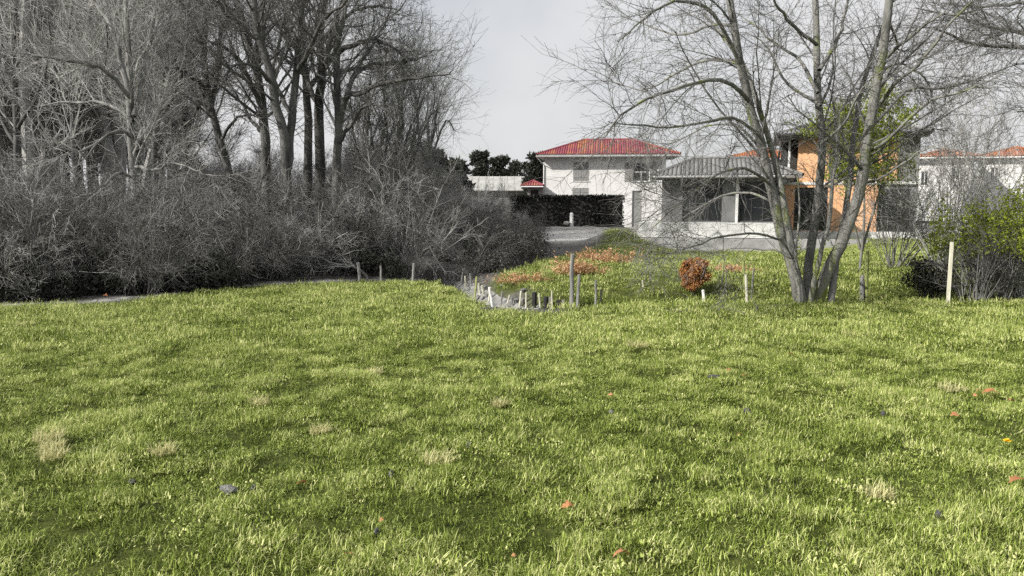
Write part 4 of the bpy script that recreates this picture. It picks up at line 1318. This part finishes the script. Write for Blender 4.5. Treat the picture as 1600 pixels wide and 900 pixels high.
P2, R2 = grow(P1, R1, 260, g, .15, 1, (.5, 1.), None, 4, .5, .02, .18, .004, absl=(.2, .5))
cr = MB(); cr.tubes(P1, R1, 4); cr.tubes(P2, R2, 3)
crown = cr.build('crown', M['twig'], yt)
PP = P2[:, 1:].reshape(-1, 3); PP = PP[PP[:, 2] > 1.6]
C = PP[g.integers(0, len(PP), 9000)] + g.normal(size=(9000, 3)) * .08
MB().leaves(C, .075, g, .1, .6).build('leaves', M['spring'], crown)
# green shoots at the foot of the big tree
shrub('green_sapling', 'knot of green leafy shoots at the foot of the three-stem tree', 'shrub', 1272, 468, 1.15, 12, 44, 130, M['green_wood'], 0.28, M['green'], 420, 0.05, 0.55, seed=52, Yd=14.6)

# far evergreens beside the white house
def far_tree(label, px, top, base_py, Yd, w, seed, stemmy=0.25):
    g = np.random.default_rng(seed)
    x = (px - 800) * Yd / F; z0 = float(gz(x, Yd)); zt = EYE + (HORIZON - top) * Yd / F
    H = zt - z0
    r = empty('pine_tree', (x, Yd, z0)); tag(r, label, 'tree', 'dark evergreens in the distance')
    P0 = resample([(0, 0, -.2), (.1, 0, H * .4), (0, .1, H * .7), (0, 0, H * .95)], 8)[None]
    R0 = (np.linspace(1, .2, 8) * .2)[None]
    MB().tubes(P0, R0, 7).build('trunk', M['bark'], r, True)
    P1, R1 = grow(P0, R0, 26, g, stemmy + .1, 1, (.7, 1.3), (.12, .3), 5, .4, .06, .12, .02)
    cr = MB(); cr.tubes(P1, R1, 4)
    c = cr.build('crown', M['twig_dark'], r)
    wr = w * Yd / F / 2
    n = 5200
    nb = 30
    bz = g.uniform(stemmy + .12, .95, nb); ba = g.uniform(0, 6.28, nb); br = wr * .62 * np.sqrt(np.clip(1 - ((bz - .62) / .5) ** 2, .1, 1)) * g.uniform(.3, 1.25, nb)
    B = np.stack([br * np.cos(ba), br * np.sin(ba), bz * H], -1)
    D_ = g.normal(size=(n, 3)); D_ /= np.linalg.norm(D_, axis=1, keepdims=True)
    C = B[g.integers(0, nb, n)] + D_ * (g.uniform(.3, 1, n) ** .5)[:, None] * wr * np.array((.42, .42, .34))
    MB().leaves(C, .5, g, .3, .45).build('foliage', M['evergreen'], c)


far_tree('dark round-headed pine far behind the long pale barn', 750, 233, 275, 118, 27, 61, .45)
far_tree('smaller dark pine right of the round-headed one in the distance', 780, 244, 275, 122, 34, 62, .3)
far_tree('dark evergreen rising just left of the white house', 834, 238, 300, 100, 38, 63, .15)
far_tree('low grey evergreen in the gap beyond the barn', 806, 252, 275, 130, 30, 64, .1)
far_tree('bushy grey evergreen behind the end of the wood', 660, 226, 300, 62, 84, 65, .1)
far_tree('low evergreen at the far edge of the wood', 708, 252, 300, 75, 60, 66, .1)
# bare bushes between the wood and the hedge
shrub('far_bush', 'bare grey bushes left of the dark hedge', 'shrub', 770, 350, 3.0, 40, 260, 1500, M['twig'], 0.9, seed=71, Yd=50, rmin=0.012)
shrub('far_bush', 'low bare bush before the long barn wall', 'shrub', 728, 350, 3.2, 40, 260, 1500, M['twig'], 0.9, seed=72, Yd=48, rmin=0.012)
shrub('far_bush', 'bare bush on the earth bank near the hedge end', 'shrub', 800, 360, 1.6, 30, 160, 900, M['twig'], 0.9, seed=73, Yd=46, rmin=0.010)

# dead bracken on the bank
for (px, py, w, h), lb in zip([(818, 440, .75, .22), (886, 430, .5, .4), (908, 428, .55, .32), (930, 410, .8, .3), (960, 412, .55, .32), (1145, 424, .6, .16)],
                              ['low patch of dead bracken near the ditch', 'dead bracken clump just left of the tall grey post', 'dead bracken clump just right of the tall grey post', 'wide dead bracken patch high on the bank', 'dead bracken clump at the bank top near the dirt track', 'small strip of dead bracken right of the russet shrub']):
    p = gp(px, py); g = np.random.default_rng(int(px))
    r = empty('dead_bracken', p); tag(r, lb, 'bracken', 'dead bracken on the bank')
    k = p[1] / 18
    n0 = 40
    a = g.uniform(0, 6.28, n0); b0 = np.stack([g.normal(size=n0) * w * k * .32, g.normal(size=n0) * w * k * .22, np.full(n0, -.03)], -1)
    tip = b0 + np.stack([np.cos(a) * .3, np.sin(a) * .3, g.uniform(.5, 1.1, n0) * h], -1) * k
    P = np.stack([b0, b0 * .6 + tip * .4 + (0, 0, .08), tip], 1)
    MB().tubes(P, np.repeat(np.array([[.006, .005, .003]]), n0, 0), 3).build('stalks', M['bracken'], r)
    t = g.uniform(.15, 1, 520)[:, None]; j = g.integers(0, n0, 520)
    C = P[j, 0] * (1 - t) + P[j, 2] * t + g.normal(size=(520, 3)) * .05
    C[:, 2] = np.abs(C[:, 2])
    MB().leaves(C, .07 * k, g, .0, .45).build('fronds', M['bracken'], r)


# ================================================================== small things at the field edge
def post(name, label, px, top, bot, wpx, mat, Yd=None, lean=(0, 0), square=False, group=None, knots=True):
    p = gp(px, bot) if Yd is None else None
    if p is None:
        x = (px - 800) * Yd / F; p = np.array((x, Yd, float(gz(x, Yd))))
    k = p[1] / F
    h = (bot - top) * k if Yd is None else EYE + (HORIZON - top) * k - p[2]
    r = wpx * k / 2
    g = np.random.default_rng(int(px * 7))
    mb = MB()
    if square:
        for i in range(1):
            mb.tube([(0, 0, -.25), (0, 0, h * .5), (lean[0], lean[1], h)], [r * 1.2, r * 1.2, r * 1.18], 4, True)
    else:
        n = 7
        z = np.linspace(-.2, h, n)
        P = np.stack([lean[0] * np.clip(z, 0, h) / h + g.normal(size=n) * r * .12, lean[1] * np.clip(z, 0, h) / h + g.normal(size=n) * r * .12, z], -1)
        R = r * (1.06 - .12 * np.linspace(0, 1, n)) * g.uniform(.93, 1.07, n)
        mb.tube(P, R, 9, True)
        mb.v[-1][:, 2] += r * .25                    # worn top
    o = mb.build(name, mat, None, False, p)
    tag(o, label, 'post', group)
    return o, p, h


FP = 'old stakes along the field edge'
stakes = [
    (562, 410, 441, 5, 'grey_wood', 'short grey stake at the wood edge below the thick trunks'),
    (596, 415, 440, 3.5, 'grey_wood', 'thin grey stake just right of the fallen pale branch'),
    (645, 411, 440, 4, 'grey_wood', 'lone thin stake in front of the dark thicket'),
    (695, 412, 440, 4, 'grey_wood', 'first of three close pale stakes where the ditch begins'),
    (702, 412, 440, 4, 'grey_wood', 'middle of three close pale stakes where the ditch begins'),
    (710, 416, 440, 3.5, 'grey_wood', 'last of three close pale stakes where the ditch begins'),
    (721, 419, 447, 4, 'grey_wood', 'pale stake at the upper end of the stony ditch'),
    (737, 427, 448, 3.5, 'grey_wood', 'short pale stake beside the ditch stones'),
    (742, 432, 467, 3.5, 'green_wood', 'thin greenish stake on the field side of the ditch'),
    (770, 448, 480, 4.5, 'white_paint', 'pale stake beside the lower ditch stones'),
    (783, 455, 480, 3, 'grey_wood', 'thin grey stake near the lower ditch stones'),
    (801, 464, 480, 4, 'grey_wood', 'stubby grey stake before the black pegs'),
    (931, 438, 478, 4, 'grey_wood', 'thin pale stake right of the tall grey post'),
    (938, 452, 474, 3, 'grey_wood', 'short twig-like stake right of the tall grey post'),
    (1005, 438, 448, 3, 'pale_wood', 'tiny pale peg on the bank left of the russet shrub'),
    (1100, 453, 474, 5, 'white_paint', 'short white peg below the russet shrub'),
    (1127, 402, 452, 3, 'green_wood', 'thin dark stake right of the russet shrub'),
    (1167, 428, 477, 5, 'pale_wood', 'pale stake between the russet shrub and big tree'),
    (1174, 418, 470, 3, 'grey_wood', 'thin grey stake leaning by the pale stake'),
    (1164, 406, 458, 4, 'green_wood', 'greenish stake behind the pale stake'),
    (1346, 430, 472, 7, 'grey_wood', 'short grey post stump beside the greenish post'),
    (1353, 391, 472, 6, 'green_wood', 'tall greenish post right of the three-stem tree'),
]
for px, t, b, w, mt, lb in stakes:
    g_ = np.random.default_rng(int(px))
    post('fence_stake', lb, px, t, b, w, M[mt], lean=(g_.normal() * .03, g_.normal() * .03), group=FP)
for px, b in ((728, 452), (750, 461), (757, 465), (764, 471), (792, 479), (812, 481), (822, 481), (844, 482), (863, 482)):
    g_ = np.random.default_rng(int(px) + 9)
    post('ditch_stake', 'thin pale stake in the close row along the stony ditch', px, b - g_.uniform(17, 28), b, g_.uniform(2.8, 4.2), M['pale_wood'], lean=(g_.normal() * .03, g_.normal() * .03), group='close row of stakes along the ditch')
post('fence_post', 'tall weathered grey post on the bank', 893, 396, 481, 7, M['grey_wood'], lean=(0.01, 0))
post('fence_post', 'shorter grey post leaning on the tall weathered one', 902, 428, 480, 5, M['grey_wood'], lean=(0.03, 0))
post('fence_post', 'stout pale square post at the right among the shrubs', 1481, 377, 476, 6.5, M['pale_wood'], square=True)
for px, t, b, lb in ((835, 456, 481, 'tall black peg by the ditch mouth'), (853, 463, 481, 'middle black peg with pale side by the ditch mouth'), (873, 468, 481, 'lowest black peg by the ditch mouth')):
    o, p, h = post('marker_peg', lb, px, t, b, 6.5, M['black'], square=True, group='black pegs by the ditch mouth')
    k = p[1] / F
    if px != 835:
        MB().box(4.6 * k, 8.6 * k, -.03, .03, -.1, h * .96).build('pale_slat', M['grey_wood'], o)
# a strand of wire from the greenish post to the stout one
w0, w1 = gp(1353, 472) + (0, 0, .78), gp(1481, 471) + (0, 0, .80)
tt = np.linspace(0, 1, 14)[:, None]
wp_ = w0 * (1 - tt) + w1 * tt; wp_[:, 2] -= .05 * np.sin(tt[:, 0] * math.pi)
MBw = MB().tube(wp_ - w0, .0035, 4).build('fence_wire', M['wire'], None, False, w0)
tag(MBw, 'slack thin wire strung between the greenish and stout posts', 'wire')
# white marker and stone on the earth bank
p = gp(893, 349)
o = MB().tube([(0, 0, -.2), (0, 0, .35), (0, 0, .66), (0.0, 0, .72)], [.13, .125, .12, .06], 8, True).build('white_marker', M['white_paint'], None, False, p)
tag(o, 'small white marker post on bare earth before the dark hedge', 'marker')


def rock_mesh(seed, mat, sub=1):
    g = np.random.default_rng(seed)
    ico_v = []
    t = (1 + 5 ** .5) / 2
    V = np.array([(-1, t, 0), (1, t, 0), (-1, -t, 0), (1, -t, 0), (0, -1, t), (0, 1, t), (0, -1, -t), (0, 1, -t), (t, 0, -1), (t, 0, 1), (-t, 0, -1), (-t, 0, 1)]) / 1.9
    T = [(0, 11, 5), (0, 5, 1), (0, 1, 7), (0, 7, 10), (0, 10, 11), (1, 5, 9), (5, 11, 4), (11, 10, 2), (10, 7, 6), (7, 1, 8), (3, 9, 4), (3, 4, 2), (3, 2, 6), (3, 6, 8), (3, 8, 9), (4, 9, 5), (2, 4, 11), (6, 2, 10), (8, 6, 7), (9, 8, 1)]
    V = V * g.uniform(.7, 1.15, (12, 1)) * np.array((1.0, .8, .6))
    return MB().add(V, None, T).mesh('stone', mat)


rocks = [rock_mesh(i, M['stone']) for i in range(5)]
drocks = [rock_mesh(20 + i, M['dark_stone']) for i in range(3)]
o = bpy.data.objects.new('pale_boulder', rocks[1]); COL.objects.link(o); p = gp(886, 350); o.location = p + (0, 0, .08); o.scale = (.28, .24, .28)
tag(o, 'pale boulder leaning against the white marker post', 'stone')
# stony bed of the ditch
seg = np.array(DITCH[:5])
bed = MB()
cl = resample(np.column_stack([seg, np.zeros(len(seg))]), 40)
for k in range(39):
    pass
tn = np.gradient(cl, axis=0); tn /= np.linalg.norm(tn, axis=1, keepdims=True)
sd = np.stack([-tn[:, 1], tn[:, 0], tn[:, 0] * 0], -1)
rows = []
for u in (-.5, -.25, 0, .25, .5):
    q_ = cl + sd * u
    q_[:, 2] = gz(q_[:, 0], q_[:, 1]) + .02
    rows.append(q_)
Vb = np.stack(rows, 1).reshape(-1, 3)
bed.add(Vb, [(k * 5 + j, k * 5 + j + 1, k * 5 + j + 6, k * 5 + j + 5) for k in range(39) for j in range(4)])
bed = bed.build('ditch_bed', M['stone'], None, True)
tag(bed, kind='structure')
g = np.random.default_rng(90)
for k in range(150):
    i = g.integers(0, 34); u = g.normal() * .32
    q_ = cl[i] + sd[i] * u + g.normal(size=3) * .05
    st_ = bpy.data.objects.new('stone', rocks[g.integers(0, 5)]); COL.objects.link(st_)
    st_.parent = bed
    s1 = g.uniform(.035, .10)
    st_.location = (q_[0], q_[1], float(gz(q_[0], q_[1])) + .03 + s1 * .25); st_.scale = (s1, s1 * g.uniform(.7, 1.2), s1 * g.uniform(.6, 1.1)); st_.rotation_euler = (g.uniform(-.4, .4), g.uniform(-.4, .4), g.uniform(0, 6.28))

# fallen pale branches at the wood edge
def bough(label, pts, Yd, r0, seed):
    g = np.random.default_rng(seed)
    P = wobble(resample(px_line(pts, Yd), 12), .02, g)[None]
    R = (np.linspace(1, .3, 12) * r0 * Yd / F)[None]
    b = P[0, 0].copy()
    r = empty('fallen_branch', b); tag(r, label, 'branch', 'dead branches at the wood edge')
    MB().tubes(P - b, R, 7).build('limb', M['bark_mid'], r, True)
    P1, R1 = grow(P, R, 16, g, .2, 1, (.4, .9), (.15, .35), 5, .5, .02, .15, .006)
    P2, R2 = grow(P1, R1, 70, g, .2, 1, (.4, .9), None, 4, .5, .0, .15, .005, absl=(.15, .45))
    MB().tubes(P1 - b, R1, 4).tubes(P2 - b, R2, 3).build('twigs', M['twig_pale'], r)


bough('pale dead branch arching over the shade at the wood edge', [(575, 438), (566, 424), (545, 415), (520, 411), (498, 402), (478, 398)], 18.3, 2.6, 1)
bough('pale broken branch propped right of the straight tree', [(270, 432), (264, 395), (258, 360), (262, 345), (240, 338), (215, 345)], 16.6, 2.0, 2)
bough('pale curved branch hanging low right of the straight tree', [(258, 350), (262, 385), (278, 400), (300, 405), (318, 402)], 16.4, 2.0, 3)
bough('dead branch standing in the undergrowth far left', [(112, 425), (108, 380), (106, 345), (112, 340), (135, 352)], 17.2, 2.0, 4)
bough('pale leaning bough over the thicket at the left edge', [(52, 330), (62, 270), (70, 235), (90, 222), (120, 214)], 17.6, 3.0, 5)

# ================================================================== on the grass
def leaf_mesh(seed):
    g = np.random.default_rng(seed)
    n = 7
    u = np.linspace(0, 1, n)
    w = np.sin(u ** .8 * math.pi) * .34 * (1 + .25 * np.sin(u * 17 + seed))
    w[0] = .03; w[-1] = .01
    curl = g.uniform(.1, .35)
    rows = []
    for i in range(n):
        zc = .18 * math.sin(u[i] * math.pi) * g.uniform(.6, 1.2)
        rows.append([(u[i] - .5, -w[i], zc + curl * w[i] * 1.2), (u[i] - .5, 0, zc), (u[i] - .5, w[i], zc + curl * w[i])])
    V = np.array(rows).reshape(-1, 3)
    q = [(i * 3 + j, i * 3 + j + 1, i * 3 + j + 4, i * 3 + j + 3) for i in range(n - 1) for j in (0, 1)]
    return MB().add(V, q).mesh('fallen_leaf', M['fallen'], True)


lm = [leaf_mesh(i) for i in range(4)]
leaf_spots = [
    (165, 468, 9, 'orange fallen leaf at the shaded foot of the wood, far left'),
    (1234, 563, 11, 'orange fallen leaf alone below the big tree'),
    (1139, 587, 9, 'small orange leaf right beside the dark stone mid-field'),
    (1163, 596, 9, 'small orange leaf a step right of the dark stone mid-field'),
    (954, 629, 10, 'orange leaf just above the pale grey pebble mid-field'),
    (1155, 692, 10, 'orange leaf alone on grass right of centre'),
    (1547, 625, 22, 'largest orange leaf of the scattered cluster at the right'),
    (1530, 620, 10, 'small orange leaf beside the largest of the right cluster'),
    (1523, 628, 9, 'leftmost small orange leaf of the right cluster'),
    (1579, 636, 11, 'rightmost orange leaf of the right cluster'),
    (1492, 662, 18, 'curled pinkish orange leaf below the right cluster'),
    (1589, 768, 30, 'big pale orange leaf at the right frame edge'),
    (887, 808, 20, 'curled orange leaf low in the middle of the grass'),
    (971, 887, 28, 'broad pale orange leaf at the bottom edge'),
    (803, 885, 9, 'tiny red leaf at the bottom edge centre'),
    (544, 885, 17, 'orange leaf at the bottom edge left of centre'),
    (597, 828, 9, 'small red leaf just above a dark clod'),
    (472, 771, 17, 'reddish leaf right of the long grey stone'),
]
for k, (px, py, w, lb) in enumerate(leaf_spots):
    p = gp(px, py); g = np.random.default_rng(300 + k)
    o = bpy.data.objects.new('fallen_leaf', lm[k % 4]); COL.objects.link(o)
    s1 = w * 1.1 * p[1] / F
    o.location = p + (0, 0, .052 + s1 * .06); o.scale = (s1, s1 * .95, s1 * 1.3); o.rotation_euler = (g.uniform(.1, .5), g.uniform(-.25, .25), g.uniform(-.6, .6) + math.pi * (k % 2))
    tag(o, lb, 'leaf', 'fallen leaves on the grass')
clods = [
    (1115, 596, 24, 0, 'flat dark stone mid-field with two small leaves near it'), (1166, 652, 18, 0, 'dark stone in the grass right of centre'), (1379, 652, 8, 0, 'tiny dark stone alone at the right mid-field'),
    (207, 763, 18, 0, 'dark clod in a grass hollow at the left'), (589, 842, 11, 0, 'dark clod under the small red leaf'), (1466, 813, 11, 0, 'small dark clod low at the right'),
    (358, 777, 40, 1, 'long pale grey stone low at the left'), (396, 771, 9, 1, 'small grey pebble at the end of the long stone'),
    (955, 651, 10, 1, 'pale grey pebble mid-field below an orange leaf'), (733, 702, 11, 1, 'pale grey pebble beside the big dry tuft'), (611, 748, 9, 1, 'pale pebble left of the big dry tuft'),
]
for k, (px, py, w, pale, lb) in enumerate(clods):
    p = gp(px, py); g = np.random.default_rng(400 + k)
    o = bpy.data.objects.new('field_stone', rocks[k % 5] if pale else drocks[k % 3]); COL.objects.link(o)
    s1 = w * .5 * p[1] / F
    hs = min(s1, .05)
    o.location = p + (0, 0, .025 + hs * .5); o.scale = (s1, max(.03, s1 * .5), max(.04, hs)); o.rotation_euler = (0, 0, g.uniform(-.3, .3))
    tag(o, lb, 'stone', 'stones lying in the grass')
dry = [(686, 728, 34, 'largest pale dry grass tuft near the middle'), (76, 692, 30, 'pale dry tuft at the left, uppermost of three'), (82, 708, 24, 'pale dry tuft at the left, middle of three'), (84, 722, 26, 'pale dry tuft at the left, lowest of three'),
       (256, 716, 24, 'slanting dry tuft right of the three at the left'), (404, 636, 26, 'dry tuft mid-field at the left'), (1486, 614, 26, 'dry tuft left of the right leaf cluster'), (1375, 782, 30, 'pale dry tuft low at the right'),
       (40, 512, 22, 'pale dry patch near the wood at far left'), (1335, 528, 28, 'pale dry patch at the far right of the field'), (995, 545, 24, 'pale dry wisp in the far middle of the field'), (780, 640, 14, 'small dry wisp near the centre'), (585, 588, 18, 'dry wisp left of centre in the far field'), (500, 682, 20, 'flattened dry wisp left of centre')]
for k, (px, py, w, lb) in enumerate(dry):
    p = gp(px, py); g = np.random.default_rng(500 + k)
    s1 = w * p[1] / F
    o = tuft(150, s1 * .75, .04, .11, .007, 1.5, g).build('dry_tuft', M['dry_grass'], None, False, p + (0, 0, .04))
    tag(o, lb, 'grass tuft', 'dry tufts in the field')
# a yellow dandelion
p = gp(1572, 709)
dn = empty('dandelion', p); tag(dn, 'single yellow dandelion in the grass at the right', 'flower')
MB().tube([(0, 0, -.02), (.005, 0, .05), (0, 0, .095)], .0025, 5).build('stem', M['green'], dn)
M['yellow'] = noise_mat('yellow_petal', (0.75, 0.45, 0.01), (0.85, 0.60, 0.02), 30, 3, 0.7, 0)
fl_ = MB()
aa = np.linspace(0, 2 * math.pi, 22, endpoint=False)
for r_, z_ in ((.024, .098), (.017, .104), (.010, .108)):
    for a in aa:
        c, s_n = math.cos(a + r_ * 99), math.sin(a + r_ * 99)
        fl_.add([(0, 0, .094), (c * r_ - s_n * .004, s_n * r_ + c * .004, z_), (c * r_ * 1.1, s_n * r_ * 1.1, z_ - .002), (c * r_ + s_n * .004, s_n * r_ - c * .004, z_)], [(0, 3, 2, 1)])
fl_.build('flower_head', M['yellow'], dn)
